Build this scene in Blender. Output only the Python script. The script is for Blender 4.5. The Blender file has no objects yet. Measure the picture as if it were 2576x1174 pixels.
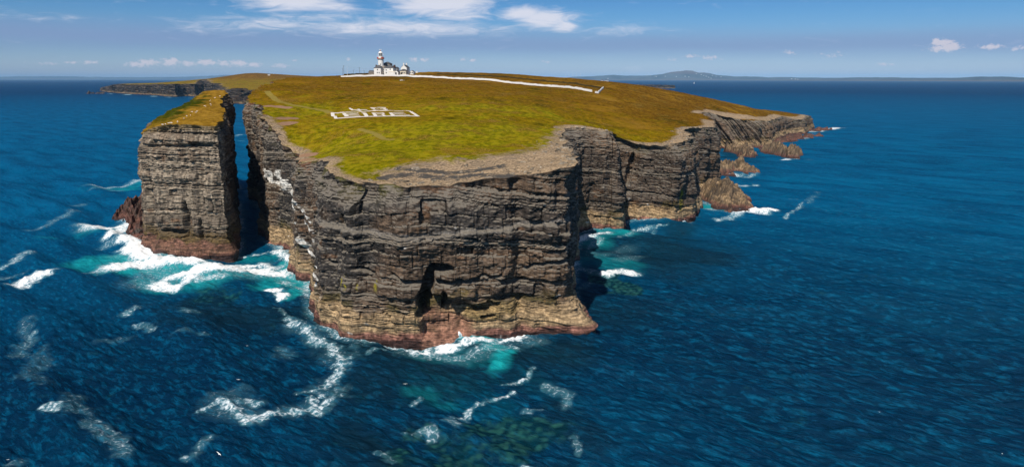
import bpy, bmesh, math, random
import numpy as np
from mathutils import Vector, Matrix, geometry

# ------------------------------------------------------------------ camera, sky, sun
SC = bpy.context.scene
COL = SC.collection
F, CAMH = 1840.0, 60.0                       # focal length in traced pixels (2576 wide), camera height in metres
PITCH = math.atan((587 - 197.8) / F)
cam_data = bpy.data.cameras.new('camera')
cam_data.sensor_width = 36.0
cam_data.lens = 36.0 * F / 2576.0
cam_data.clip_start, cam_data.clip_end = 1.0, 200000.0
cam = bpy.data.objects.new('camera', cam_data); COL.objects.link(cam)
cam.location = (0, 0, CAMH); cam.rotation_euler = (math.pi / 2 - PITCH, 0, 0)
SC.camera = cam
SUN_DIR = Vector((-0.37, -0.93, 0.0)).normalized()     # horizontal direction towards the sun
SUN_EL = math.radians(51)
SUN_STRENGTH, SKY_STRENGTH = 4.9, 0.08
SC.view_settings.view_transform = 'Standard'; SC.view_settings.look = 'None'
SC.view_settings.gamma = 1.0; SC.view_settings.exposure = 0.0
SC.cycles.volume_bounces = 0
SC.cycles.max_bounces = 6
SC.cycles.use_denoising = True

def ray(px, py):
    x = (px - 1288) / F; u = (587 - py) / F
    return np.array((x, math.cos(PITCH) + u * math.sin(PITCH), -math.sin(PITCH) + u * math.cos(PITCH)))
def atz(px, py, z=0.0):                      # traced pixel -> point of the level z
    d = ray(px, py); t = (z - CAMH) / d[2]; return (d[0] * t, d[1] * t, z)
def aty(px, py, y):                          # traced pixel -> point at the distance y
    d = ray(px, py); t = y / d[1]; return (d[0] * t, y, CAMH + d[2] * t)

# ---- node helper
class NT:
    def __init__(s, tree): s.t = tree; s.t.nodes.clear()
    def n(s, kind, **kw):
        nd = s.t.nodes.new(kind)
        for k, v in kw.items():
            if k.startswith('i_'):
                key = k[2:].replace('_', ' ')
                sock = nd.inputs[int(key)] if key.isdigit() else nd.inputs[key]
                if isinstance(v, bpy.types.NodeSocket): s.t.links.new(v, sock)
                else: sock.default_value = v
            else: setattr(nd, k, v)
        return nd
    def l(s, a, b): s.t.links.new(a, b)
    def aniso(s, vec, ang, sx, sy): return s.mapping(s.mapping(vec, rot=(0, 0, ang)), scale=(sx, sy, 1))
    def m(s, op, a, b=None, c=None, clamp=False):
        nd = s.t.nodes.new('ShaderNodeMath'); nd.operation = op; nd.use_clamp = clamp
        for i, v in enumerate((a, b, c)):
            if v is None: continue
            if isinstance(v, bpy.types.NodeSocket): s.l(v, nd.inputs[i])
            else: nd.inputs[i].default_value = v
        return nd.outputs[0]
    def ss(s, x, lo, hi):                    # smoothstep
        nd = s.t.nodes.new('ShaderNodeMapRange'); nd.interpolation_type = 'SMOOTHSTEP'
        s.l(x, nd.inputs[0]) if isinstance(x, bpy.types.NodeSocket) else None
        nd.inputs[1].default_value = lo; nd.inputs[2].default_value = hi
        return nd.outputs[0]
    def mix(s, f, a, b, bt='MIX'):
        nd = s.t.nodes.new('ShaderNodeMix'); nd.data_type = 'RGBA'; nd.blend_type = bt
        for sock, v in ((nd.inputs[0], f), (nd.inputs[6], a), (nd.inputs[7], b)):
            if isinstance(v, bpy.types.NodeSocket): s.l(v, sock)
            elif isinstance(v, (int, float)): sock.default_value = v
            else: sock.default_value = (*v, 1) if len(v) == 3 else v
        return nd.outputs[2]
    def noise(s, vec, scale, detail=4, rough=0.55, dist=0.0, out=0):
        nd = s.n('ShaderNodeTexNoise'); nd.inputs['Scale'].default_value = scale
        nd.inputs['Detail'].default_value = detail; nd.inputs['Roughness'].default_value = rough
        nd.inputs['Distortion'].default_value = dist
        if vec is not None: s.l(vec, nd.inputs['Vector'])
        return nd.outputs[out]
    def attr(s, name): return s.n('ShaderNodeAttribute', attribute_name=name)
    def mapping(s, vec, scale=(1, 1, 1), rot=(0, 0, 0), loc=(0, 0, 0)):
        nd = s.n('ShaderNodeMapping'); s.l(vec, nd.inputs[0])
        nd.inputs['Scale'].default_value = scale; nd.inputs['Rotation'].default_value = rot; nd.inputs['Location'].default_value = loc
        return nd.outputs[0]

# ---- world: Nishita sky with thin cirrus and small cumulus
world = bpy.data.worlds.new('World'); SC.world = world; world.use_nodes = True
W = NT(world.node_tree)
sky = W.n('ShaderNodeTexSky', sky_type='NISHITA', sun_disc=False)
sky.sun_elevation = SUN_EL
sky.sun_rotation = math.atan2(SUN_DIR.x, SUN_DIR.y)
sky.altitude = 60.0; sky.air_density = 1.0; sky.dust_density = 0.4; sky.ozone_density = 2.0
dirv = W.n('ShaderNodeTexCoord').outputs['Generated']
sep = W.n('ShaderNodeSeparateXYZ', i_0=dirv)
AZ = W.m('ARCTAN2', sep.outputs[0], sep.outputs[1])
EL = W.m('ARCSINE', sep.outputs[2])
def azel(px, py):
    d = ray(px, py); d = d / np.linalg.norm(d)
    return math.atan2(d[0], d[1]), math.asin(d[2])
def blobs(lst):
    acc = None
    for (px, py, wx, wy, a) in lst:
        az, el = azel(px, py)
        u = W.m('MULTIPLY', W.m('SUBTRACT', AZ, az), F / wx); v = W.m('MULTIPLY', W.m('SUBTRACT', EL, el), F / wy)
        r2 = W.m('ADD', W.m('MULTIPLY', u, u), W.m('MULTIPLY', v, v))
        g = W.m('MULTIPLY', W.m('EXPONENT', W.m('MULTIPLY', r2, -1.0)), a)
        acc = g if acc is None else W.m('MAXIMUM', acc, g)
    return acc
CUMULUS = [(345, 162, 26, 8, 1), (375, 158, 26, 9, 1), (425, 157, 22, 11, 1), (437, 152, 9, 7, 1), (470, 160, 26, 7, .9), (520, 157, 30, 8, 1),
           (560, 160, 22, 8, .9), (600, 159, 26, 9, 1), (640, 163, 24, 7, .9), (705, 166, 24, 6, .9), (225, 157, 22, 5, .8), (180, 158, 16, 4, .75),
           (115, 160, 40, 4, .62), (740, 153, 10, 4, .7), (1040, 150, 14, 7, .85), (1065, 151, 16, 7, .85), (1165, 149, 18, 5, .75), (1190, 152, 12, 5, .8),
           (876, 149, 7, 5, .7), (1375, 156, 14, 4, .7), (2372, 108, 26, 9, 1.15), (2360, 122, 22, 10, 1.0), (2390, 118, 28, 11, 1.15), (2355, 104, 10, 8, 1.1), (2492, 118, 26, 7, 1.0),
           (1985, 132, 18, 7, .75), (1790, 145, 34, 8, .68), (1740, 142, 24, 7, .68), (2090, 140, 40, 10, .55), (2225, 162, 26, 5, .66), (1690, 150, 22, 6, .6), (2560, 122, 26, 8, .6)]
CIRRUS = [(740, 0, 105, 26, 1.45), (820, 16, 80, 16, 1.05), (680, -4, 60, 14, 1.0), (1110, 0, 120, 36, 1.6), (1060, 22, 80, 20, 1.2), (1150, 36, 80, 18, 1.0), (1310, 33, 60, 18, 1.2), (1370, 48, 75, 22, 1.3),
          (1425, 66, 44, 16, 1.1), (980, 70, 260, 22, .92), (700, 62, 220, 18, .72), (560, 72, 160, 14, .45), (1560, 78, 110, 16, .5), (140, 46, 120, 8, .42), (820, 44, 160, 14, .6), (1180, 72, 150, 14, .62)]
cvec = W.mapping(dirv, scale=(1, 1, 1.5))
n_cu = W.noise(cvec, 210, 6, 0.62)
cu = W.ss(W.m('ADD', blobs(CUMULUS), W.m('MULTIPLY', W.m('SUBTRACT', n_cu, 0.5), 1.9)), 0.34, 0.98)
ci_vec = W.mapping(dirv, scale=(1, 1, 5.0), rot=(0, 0.12, 0))
n_ci = W.noise(ci_vec, 22, 7, 0.6, 1.2)
ci = W.m('MULTIPLY', W.ss(W.m('ADD', blobs(CIRRUS), W.m('MULTIPLY', W.m('SUBTRACT', n_ci, 0.5), 1.6)), 0.12, 1.2), 0.95)
n_band = W.noise(W.mapping(dirv, scale=(1, 1, 9.0)), 5, 4, 0.5)
band_el = azel(1288, 112)[1]
bu = W.m('DIVIDE', W.m('SUBTRACT', W.m('ADD', EL, W.m('MULTIPLY', W.m('SUBTRACT', n_band, .5), 0.012)), W.m('ADD', band_el, W.m('MULTIPLY', AZ, -0.008))), 0.016)
band = W.m('MULTIPLY', W.m('EXPONENT', W.m('MULTIPLY', W.m('MULTIPLY', bu, bu), -1.0)), 0.78)
ramp = W.n('ShaderNodeValToRGB')
W.l(W.m('DIVIDE', EL, 0.5), ramp.inputs[0])
cr = ramp.color_ramp
cr.elements[0].position = 0.0; cr.elements[0].color = (0.76, 0.92, 1.52, 1)
cr.elements[1].position = 1.0; cr.elements[1].color = (1, 1, 1, 1)
for p_, c_ in ((0.035, (0.66, 0.88, 1.42)), (0.08, (0.48, 0.74, 1.20)), (0.16, (0.33, 0.65, 1.10)), (0.22, (0.25, 0.56, 1.0)), (0.45, (.6, .8, 1))):
    e = cr.elements.new(p_); e.color = (*c_, 1)
tinted = W.mix(1.0, sky.outputs[0], ramp.outputs[0], 'MULTIPLY')
bg_sky = W.n('ShaderNodeBackground', i_Color=tinted, i_Strength=SKY_STRENGTH)
bg_cloud = W.n('ShaderNodeBackground'); bg_cloud.inputs['Color'].default_value = (0.70, 0.66, 0.74, 1); bg_cloud.inputs['Strength'].default_value = 0.95
bg_ci = W.n('ShaderNodeBackground'); bg_ci.inputs['Color'].default_value = (0.76, 0.78, 0.89, 1); bg_ci.inputs['Strength'].default_value = 0.95
bg_band = W.n('ShaderNodeBackground'); bg_band.inputs['Color'].default_value = (0.225, 0.32, 0.545, 1)
def wmix(f, a, b):
    nd = W.n('ShaderNodeMixShader'); W.l(f, nd.inputs[0]); W.l(a, nd.inputs[1]); W.l(b, nd.inputs[2]); return nd.outputs[0]
s1 = wmix(band, bg_sky.outputs[0], bg_band.outputs[0])
s2 = wmix(ci, s1, bg_ci.outputs[0])
s3 = wmix(W.m('MULTIPLY', cu, 0.85), s2, bg_cloud.outputs[0])
W.l(s3, W.n('ShaderNodeOutputWorld').inputs[0])

sun_data = bpy.data.lights.new('sun', 'SUN'); sun_data.energy = SUN_STRENGTH; sun_data.angle = math.radians(0.5); sun_data.color = (1.0, 0.94, 0.84)
sun = bpy.data.objects.new('sun', sun_data); COL.objects.link(sun)
to_sun = Vector((SUN_DIR.x * math.cos(SUN_EL), SUN_DIR.y * math.cos(SUN_EL), math.sin(SUN_EL)))
sun.rotation_euler = to_sun.to_track_quat('Z', 'Y').to_euler(); sun.location = (-200, -200, 300)

# ------------------------------------------------------------------ numpy helpers
def smooth(x, lo, hi):
    t = np.clip((x - lo) / (hi - lo), 0, 1); return t * t * (3 - 2 * t)
def hash01(*ks):
    h = np.zeros(np.broadcast(*[np.asarray(k) for k in ks]).shape, dtype=np.uint32)
    for k in ks:
        h = h ^ (np.asarray(k).astype(np.int64) & 0xffffffff).astype(np.uint32)
        h = h * np.uint32(0x9E3779B1); h ^= h >> np.uint32(15); h = h * np.uint32(0x85EBCA6B); h ^= h >> np.uint32(13)
    h = h * np.uint32(0xC2B2AE35); h ^= h >> np.uint32(16)
    return h.astype(np.float64) / 4294967295.0
def vnoise(x, y, z=0.0, seed=0):
    x, y, z = np.broadcast_arrays(np.asarray(x, float), np.asarray(y, float), np.asarray(z, float))
    xi, yi, zi = np.floor(x), np.floor(y), np.floor(z)
    fx, fy, fz = x - xi, y - yi, z - zi
    ux, uy, uz = (f * f * f * (f * (f * 6 - 15) + 10) for f in (fx, fy, fz))
    r = 0
    for dx in (0, 1):
        for dy in (0, 1):
            for dz in ((0, 1) if np.any(fz) else (0,)):
                w = (ux if dx else 1 - ux) * (uy if dy else 1 - uy) * ((uz if dz else 1 - uz) if np.any(fz) else 1)
                r = r + w * hash01(xi + dx, yi + dy, zi + dz, seed)
    return r * 2 - 1
def fbm(x, y, z=0.0, seed=0, octaves=4, gain=0.5):
    a, f, r = 1.0, 1.0, 0
    for o in range(octaves):
        r = r + a * vnoise(np.asarray(x) * f + 17.3 * o, np.asarray(y) * f - 9.1 * o, np.asarray(z) * f, seed + o * 31)
        a *= gain; f *= 2.03
    return r
class RBF:                                    # thin-plate height surface through control points
    def __init__(s, pts, lam=0.02):
        P = np.array(pts, float); s.c = P[:, :2] / 100.0; v = P[:, 2]; n = len(P)
        A = np.zeros((n + 3, n + 3)); A[:n, :n] = s.k(s.c[:, None] - s.c[None]) + lam * np.eye(n)
        A[:n, n] = 1; A[:n, n + 1:] = s.c; A[n, :n] = 1; A[n + 1:, :n] = s.c.T
        s.w = np.linalg.solve(A, np.concatenate([v, np.zeros(3)]))
    def k(s, d):
        r2 = (d ** 2).sum(-1); return 0.5 * r2 * np.log(r2 + 1e-12)
    def __call__(s, x, y):
        x = np.asarray(x, float); sh = x.shape; q = np.stack([x.ravel(), np.asarray(y, float).ravel()], 1) / 100.0
        out = np.empty(len(q)); n = len(s.c)
        for i in range(0, len(q), 20000):
            b = q[i:i + 20000]
            out[i:i + 20000] = s.k(b[:, None] - s.c[None]) @ s.w[:n] + s.w[n] + b @ s.w[n + 1:]
        return out.reshape(sh)

def mesh_from(name, verts, quads=None, tris=None, attrs=None, cols=None, smooth_shade=True):
    me = bpy.data.meshes.new(name)
    verts = np.asarray(verts, np.float32)
    faces = []
    nq = 0 if quads is None else len(quads); nt = 0 if tris is None else len(tris)
    idx = np.concatenate([a for a in ((np.asarray(quads).ravel() if nq else None), (np.asarray(tris).ravel() if nt else None)) if a is not None]).astype(np.int32)
    starts = np.concatenate([np.arange(nq) * 4, nq * 4 + np.arange(nt) * 3]).astype(np.int32)
    me.vertices.add(len(verts)); me.vertices.foreach_set('co', verts.ravel())
    me.loops.add(len(idx)); me.loops.foreach_set('vertex_index', idx)
    me.polygons.add(nq + nt); me.polygons.foreach_set('loop_start', starts)
    me.polygons.foreach_set('use_smooth', np.full(nq + nt, smooth_shade, dtype=bool))
    me.update(calc_edges=True); me.validate()
    for k, v in (attrs or {}).items():
        a = me.attributes.new(k, 'FLOAT', 'POINT'); a.data.foreach_set('value', np.asarray(v, np.float32).ravel())
    for k, v in (cols or {}).items():
        a = me.attributes.new(k, 'FLOAT_COLOR', 'POINT')
        v = np.concatenate([np.asarray(v, np.float32), np.ones((len(verts), 1), np.float32)], 1); a.data.foreach_set('color', v.ravel())
    return me
def link(name, me, mat=None, parent=None):
    o = bpy.data.objects.new(name, me); COL.objects.link(o)
    if mat is not None and me is not None: me.materials.append(mat)
    if parent is not None: o.parent = parent
    return o
def tag(o, label=None, cat=None, group=None, kind=None):
    if label: o['label'] = label
    if cat: o['category'] = cat
    if group: o['group'] = group
    if kind: o['kind'] = kind
    return o
def grid_quads(nr, nc, wrap=False):
    i = np.arange(nr - 1)[:, None]; j = np.arange(nc if wrap else nc - 1)[None]
    j2 = (j + 1) % nc
    a = i * nc + j; b = i * nc + j2; c = (i + 1) * nc + j2; d = (i + 1) * nc + j
    return np.stack([a, d, c, b], -1).reshape(-1, 4)

# ------------------------------------------------------------------ materials
def mat_new(name):
    m = bpy.data.materials.new(name); m.use_nodes = True; return m, NT(m.node_tree)
def finish(T, col, rough=0.9, bump=None, bdist=0.1, bstr=1.0, spec=0.2, metallic=0.0):
    b = T.n('ShaderNodeBsdfPrincipled')
    T.l(col, b.inputs['Base Color']) if isinstance(col, bpy.types.NodeSocket) else setattr(b.inputs['Base Color'], 'default_value', (*col, 1))
    if isinstance(rough, bpy.types.NodeSocket): T.l(rough, b.inputs['Roughness'])
    else: b.inputs['Roughness'].default_value = rough
    b.inputs['Specular IOR Level'].default_value = spec; b.inputs['Metallic'].default_value = metallic
    if bump is not None:
        bn = T.n('ShaderNodeBump', i_Height=bump, i_Distance=bdist, i_Strength=bstr); T.l(bn.outputs[0], b.inputs['Normal'])
    T.l(b.outputs[0], T.n('ShaderNodeOutputMaterial').inputs[0])
def mat_plain(name, col, rough=0.7, var=0.15, scale=3.0, metallic=0.0):
    m, T = mat_new(name); co = T.n('ShaderNodeTexCoord').outputs['Object']
    n = T.noise(co, scale, 5, 0.6)
    c = T.mix(n, tuple(x * (1 - var * 1.5) for x in col), tuple(min(1, x * (1 + var)) for x in col))
    finish(T, c, rough, n, 0.02, 0.3, metallic=metallic); return m

def rock_material():
    m, T = mat_new('rock_strata'); co = T.n('ShaderNodeTexCoord').outputs['Object']
    col = T.attr('col').outputs['Color']
    n1 = T.noise(co, 1.6, 6, 0.65); n2 = T.noise(T.mapping(T.attr('bed').outputs['Vector'], scale=(.30, 2.6, 1)), 1.0, 6, 0.68); n3 = T.noise(co, 0.12, 3, 0.5)
    ns = T.noise(T.mapping(co, scale=(1, 1, 0.12)), 1.4, 4, 0.6)
    k = T.m('MULTIPLY_ADD', T.ss(n1, .25, .75), 0.75, 0.55)
    k = T.m('MULTIPLY', k, T.m('MULTIPLY_ADD', T.ss(n2, .36, .62), 0.85, 0.42))
    k = T.m('MULTIPLY', k, T.m('MULTIPLY_ADD', T.ss(ns, .3, .7), 0.5, 0.75))
    kc = T.n('ShaderNodeCombineColor'); [T.l(k, kc.inputs[i]) for i in range(3)]
    c = T.mix(1.0, col, kc.outputs[0], 'MULTIPLY')
    g = T.n('ShaderNodeNewGeometry'); nz = T.n('ShaderNodeSeparateXYZ', i_0=g.outputs['True Normal']).outputs[2]
    up = T.m('MULTIPLY', T.ss(nz, 0.35, 0.9), T.attr('ledge').outputs['Fac'])
    c = T.mix(up, c, T.mix(n1, (0.07, 0.06, 0.05), (0.25, 0.215, 0.17)))
    lich = T.m('MULTIPLY', T.ss(T.noise(co, 0.5, 5, 0.7), 0.60, 0.72), T.ss(n3, 0.5, 0.62))
    c = T.mix(T.m('MULTIPLY', lich, 0.5), c, (0.22, 0.115, 0.035))
    b = T.m('ADD', n1, T.m('MULTIPLY', n2, 0.8))
    finish(T, c, 0.85, b, 0.35, 0.9, spec=0.25); return m
ROCK = rock_material()

def turf_material():
    m, T = mat_new('turf'); co = T.n('ShaderNodeTexCoord').outputs['Object']
    A = lambda n: T.attr(n).outputs['Fac']
    n40 = T.noise(co, 0.022, 4, 0.6, 0.6); n12 = T.noise(co, 0.085, 5, 0.62, 0.8); n3 = T.noise(co, 0.45, 5, 0.68); n1 = T.noise(co, 1.7, 4, 0.7)
    dry = A('dry'); n3m = T.m('ADD', T.m('MULTIPLY', n3, .6), T.m('MULTIPLY', T.noise(T.mapping(co, scale=(1, .45, 1)), .32, 6, .75), .4))
    green = T.mix(T.ss(n3m, .40, .60), (0.095, 0.095, 0.0010), (0.255, 0.210, 0.0060))
    olive = T.mix(T.ss(n3m, .40, .60), (0.095, 0.064, 0.0008), (0.235, 0.148, 0.004))
    brown = T.mix(T.ss(n3m, .40, .60), (0.065, 0.030, 0.0012), (0.190, 0.092, 0.006))
    f1 = T.ss(T.m('ADD', T.m('ADD', n40, T.m('MULTIPLY', n12, 0.8)), T.m('MULTIPLY', dry, 0.55)), 0.85, 1.2)
    f2 = T.ss(T.m('ADD', T.m('ADD', n12, T.m('MULTIPLY', n3, 0.5)), T.m('MULTIPLY', dry, 0.55)), 0.95, 1.25)
    c = T.mix(f1, green, olive); c = T.mix(f2, c, brown)
    c = T.mix(T.m('MULTIPLY', T.ss(T.m('ADD', n12, T.m('MULTIPLY', n1, .35)), .72, .86), .75), c, (0.034, 0.030, 0.0012))
    fr_ = T.noise(T.mapping(co, scale=(1, .8, 1)), .024, 10, .76, .4)
    c = T.mix(T.m('MULTIPLY', T.ss(fr_, .46, .34), .85), c, (0.042, 0.036, 0.0012))
    c = T.mix(T.m('MULTIPLY', T.ss(fr_, .52, .62), T.m('MULTIPLY_ADD', dry, .5, .3)), c, T.mix(n3, (0.16, 0.075, 0.003), (0.30, 0.175, 0.016)))
    straw = T.m('MULTIPLY', T.ss(T.m('ADD', n1, T.m('MULTIPLY', n12, 0.9)), 1.02, 1.2), 0.7)
    c = T.mix(straw, c, (0.36, 0.22, 0.045))
    wh = T.m('MULTIPLY', T.ss(T.noise(co, 2.6, 2, .5), .70, .76), T.ss(T.noise(T.mapping(co, scale=(1, 2.4, 1)), 0.06, 3, .5), .56, .66))
    c = T.mix(T.m('MULTIPLY', wh, A('flower')), c, (0.55, 0.50, 0.42))
    gold = A('gold')
    c = T.mix(T.m('MULTIPLY', gold, 0.9), c, T.mix(T.ss(n3m, .40, .60), (0.17, 0.085, 0.007), (0.34, 0.19, 0.025)))
    c = T.mix(A('lush'), c, T.mix(T.ss(n3m, .40, .60), (0.016, 0.026, 0.0015), (0.050, 0.066, 0.004)))
    bare = T.ss(T.m('ADD', A('bare'), T.m('MULTIPLY', T.m('SUBTRACT', T.m('ADD', T.m('MULTIPLY', n12, .5), T.m('MULTIPLY', n3, .5)), .5), 1.5)), 0.38, 0.62)
    dirt = T.mix(T.ss(n1, .3, .7), (0.16, 0.108, 0.064), (0.52, 0.375, 0.235)); vb = T.n('ShaderNodeTexVoronoi', feature='DISTANCE_TO_EDGE'); T.l(T.mapping(co, scale=(1, 2.2, 1), rot=(0, 0, .2)), vb.inputs['Vector']); vb.inputs['Scale'].default_value = .42
    dirt = T.mix(T.m('MULTIPLY', T.ss(n3, .5, .7), .6), dirt, (0.12, 0.098, 0.078))
    dirt = T.mix(T.m('MULTIPLY', T.m('SUBTRACT', 1.0, T.ss(vb.outputs['Distance'], .01, .09)), T.ss(n12, .4, .6)), dirt, (0.07, 0.058, 0.048))
    dirt = T.mix(T.m('MULTIPLY', T.ss(n12, .52, .68), .55), dirt, (0.25, 0.19, 0.13))
    c = T.mix(bare, c, dirt)
    dk = T.ss(T.m('ADD', A('slab'), T.m('MULTIPLY', T.m('SUBTRACT', n3, .5), 1.4)), 0.4, 0.6)
    c = T.mix(dk, c, T.mix(n1, (0.035, 0.033, 0.033), (0.12, 0.105, 0.09)))
    scar = T.ss(T.m('ADD', A('scar'), T.m('MULTIPLY', T.m('SUBTRACT', n3, .5), .9)), 0.4, 0.6)
    c = T.mix(scar, c, T.mix(n1, (0.17, 0.085, 0.05), (0.38, 0.24, 0.15)))
    pth = T.ss(T.m('ADD', A('path'), T.m('MULTIPLY', T.m('SUBTRACT', n3, .5), .5)), 0.35, 0.65)
    c = T.mix(T.m('MULTIPLY', pth, .8), c, (0.24, 0.185, 0.045))
    b = T.m('ADD', T.m('MULTIPLY', n3, 1.0), T.m('MULTIPLY', n1, .6))
    finish(T, c, 1.0, b, 0.6, 0.9, spec=0.0); return m
TURF = turf_material()

# ------------------------------------------------------------------ layered cliffs
rng = np.random.default_rng(7)
def make_layers(seed, lo=-30, hi=110):
    r = np.random.default_rng(seed); e = [lo]; off = []; tint = []; w = []
    while e[-1] < hi:
        if r.random() < 0.38:
            th = r.uniform(1.5, 3.2); off.append(r.uniform(0.0, 0.7)); w.append(r.uniform(2.2, 5.0)); tint.append(r.uniform(.55, 1.0)); e.append(e[-1] + th)
        else:
            for _ in range(r.integers(2, 6)):
                th = r.uniform(0.35, 0.85); off.append(r.uniform(-0.75, 0.45)); w.append(r.uniform(0.8, 2.2)); tint.append(r.uniform(.6, 1.5)); e.append(e[-1] + th)
    return np.array(e), np.array(off), np.array(tint), np.array(w)

def resample(nodes):
    """nodes: (bx,by,inset,toe,ds,dip) -> dense closed polyline of base points with interpolated parameters"""
    out = []; n = len(nodes)
    for i in range(n):
        a, b = np.array(nodes[i], float), np.array(nodes[(i + 1) % n], float)
        L = np.hypot(*(b - a)[:2]); m = max(1, int(round(L / (0.5 * (a[4] + b[4])))))
        for t in range(m):
            f = t / m; out.append(a * (1 - f) + b * f)
    return np.array(out)
def closed_smooth(v, it):
    for _ in range(it): v = 0.25 * np.roll(v, 1, 0) + 0.5 * v + 0.25 * np.roll(v, -1, 0)
    return v

def build_land(name, nodes, height, rows, seed, spacing, color_fn, masks_fn, extra_disp=None, rim_noise=1.0, zbot=-3.0, amp=1.0, fold=1.5):
    R = resample(nodes); base = R[:, :2].copy(); n = len(base)
    seg = np.hypot(*(np.roll(base, -1, 0) - base).T); s = np.concatenate([[0], np.cumsum(seg)[:-1]])
    sm = closed_smooth(base, 10)
    tan = np.roll(sm, -1, 0) - np.roll(sm, 1, 0); tan /= np.linalg.norm(tan, axis=1)[:, None] + 1e-9
    tan = closed_smooth(tan, 16); tan /= np.linalg.norm(tan, axis=1)[:, None] + 1e-9
    out = np.stack([tan[:, 1], -tan[:, 0]], 1)
    base = closed_smooth(base, 3)
    wob = rim_noise * (1.3 * fbm(base[:, 0] / 11, base[:, 1] / 11, 0, seed, 3) + 0.55 * vnoise(base[:, 0] / 2.3, base[:, 1] / 2.3, 0, seed + 5))
    base = base + out * wob[:, None]
    top = base - out * R[:, 2:3] + out * (rim_noise * (0.9 * fbm(base[:, 0] / 6, base[:, 1] / 6, 0, seed + 9, 4) + .35 * vnoise(base[:, 0] / 1.1, base[:, 1] / 1.1, 0, seed + 8)))[:, None]
    zt = height(top[:, 0], top[:, 1])
    E, OFF, TINT, WID = make_layers(seed)
    v = np.linspace(0, 1, rows)[:, None]
    Z = zt[None] * (1 - v) + zbot * v
    depth = zt[None] - Z
    S = np.broadcast_to(s[None], Z.shape); DIP = np.broadcast_to(R[None, :, 5], Z.shape)
    bx = np.broadcast_to(base[None, :, 0], Z.shape); by = np.broadcast_to(base[None, :, 1], Z.shape)
    q = Z + fold * np.sin(bx / 16.0 + by / 40.0 + seed) + 1.6 * fbm(S / 45.0, Z / 60.0, 0, seed + 3, 2) + .12 * vnoise(S / 2.0, Z / 3.0, 0, seed + 4)
    dipm = DIP > 0.01
    s_rel = S - (s[R[:, 5] > 0.01].min() if np.any(R[:, 5] > 0.01) else 0)
    q = np.where(dipm, (np.cos(DIP) * Z + np.sin(DIP) * s_rel * 0.8) * .4, q)
    k = np.clip(np.searchsorted(E, q.ravel()).reshape(q.shape) - 1, 0, len(OFF) - 1)
    sw = np.where(dipm, Z * 1.0, S) + 0.9 * vnoise(S * 0.4, k * 7.7, 0, seed + 6)
    blk = np.floor(sw / WID[k] + k * 0.37); fr = sw / WID[k] + k * 0.37 - blk
    hb = hash01(blk, k, seed); hb2 = hash01(blk, k, seed + 77)
    dl = np.minimum(q - E[k], E[k + 1] - q) if True else 0
    crack = 1 - smooth(np.minimum(fr, 1 - fr) * WID[k], 0.06, 0.22)
    notch = 1 - smooth(dl, 0.05, 0.20)
    massive = smooth(WID[k], 1.9, 2.8)
    vary = .55 + .75 * vnoise(S / 16.0, k * 3.3, 0, seed + 15)
    d = OFF[k] * vary * .78 + (hb - .5) * (.2 + .45 * massive) - (.5 + .7 * massive) * (hb2 > .94) - (.1 + .22 * massive) * crack - 0.34 * notch * (.4 + .6 * smooth(vnoise(S / 7.0, k * 2.1, 0, seed + 16), -.5, .3))
    d = np.where(dipm, OFF[k] * 4.0 + (hb - .5) * .8 - 1.5 * notch, d)
    d = d + 1.6 * fbm(S / 10.0, Z / 22.0, 0, seed + 11, 3) + 0.22 * fbm(S / 0.9, Z / 0.5, 0, seed + 12, 2) + .42 * fbm(S / 3.6, Z / 3.0, 0, seed + 13, 3)
    crack = crack * (.35 + .65 * massive)
    d = d * amp * smooth(depth, 0.0, 1.6)
    hv = np.where(depth < 6, 0.75 * smooth(depth, 0.2, 6.0), 0.75 + 0.25 * smooth(Z, 20, 2))
    P = top[None] * (1 - hv[..., None]) + base[None] * hv[..., None]
    toe = R[None, :, 3] * (smooth(Z, 8.5, 0.5) ** 1.2) * (1 + .25 * fbm(S / 4, Z / 3, 0, seed + 21, 2))
    d = d * (1 - 0.55 * smooth(Z, 5.5, 3.0)) + toe
    X = P[..., 0] + out[None, :, 0] * d; Y = P[..., 1] + out[None, :, 1] * d
    if extra_disp is not None:
        e = extra_disp(X, Y, Z, S); X = X + out[None, :, 0] * e; Y = Y + out[None, :, 1] * e
    ctx = dict(X=X, Y=Y, Z=Z, S=S, depth=depth, k=k, tint=TINT[k], hb=hb, crack=crack, notch=notch, seed=seed, dip=dipm)
    c, ledge = color_fn(ctx)
    me = mesh_from(name + '_cliff', np.stack([X, Y, Z], -1).reshape(-1, 3), quads=grid_quads(rows, n, True),
                   attrs={'ledge': ledge}, cols={'col': c.reshape(-1, 3), 'bed': np.stack([S, q, 0 * q], -1).reshape(-1, 3)}, smooth_shade=False)
    # plateau
    lo, hi = top.min(0), top.max(0); pts = []
    for (y0, y1, sp) in spacing:
        y0 = max(y0, lo[1]); y1 = min(y1, hi[1])
        if y1 <= y0: continue
        gx, gy = np.meshgrid(np.arange(lo[0], hi[0], sp), np.arange(y0, y1, sp))
        g = np.stack([gx.ravel(), gy.ravel()], 1) + rng.uniform(-.3, .3, (gx.size, 2)) * sp
        pts.append(g[inside(g, top)])
    pts = np.concatenate(pts)
    allp = [Vector(p) for p in top] + [Vector(p) for p in pts]
    edges = [(i, (i + 1) % n) for i in range(n)]
    vo, eo, fo, ov, _, _ = geometry.delaunay_2d_cdt(allp, edges, [], 1, 1e-4)
    V2 = np.array([(a[0], a[1]) for a in vo])
    tri = np.array([f for f in fo if len(f) == 3])
    a_, b_, c_ = V2[tri[:, 0]], V2[tri[:, 1]], V2[tri[:, 2]]
    cw = (b_[:, 0] - a_[:, 0]) * (c_[:, 1] - a_[:, 1]) - (b_[:, 1] - a_[:, 1]) * (c_[:, 0] - a_[:, 0]) < 0
    tri[cw] = tri[cw][:, ::-1]
    Z2 = height(V2[:, 0], V2[:, 1])
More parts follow.
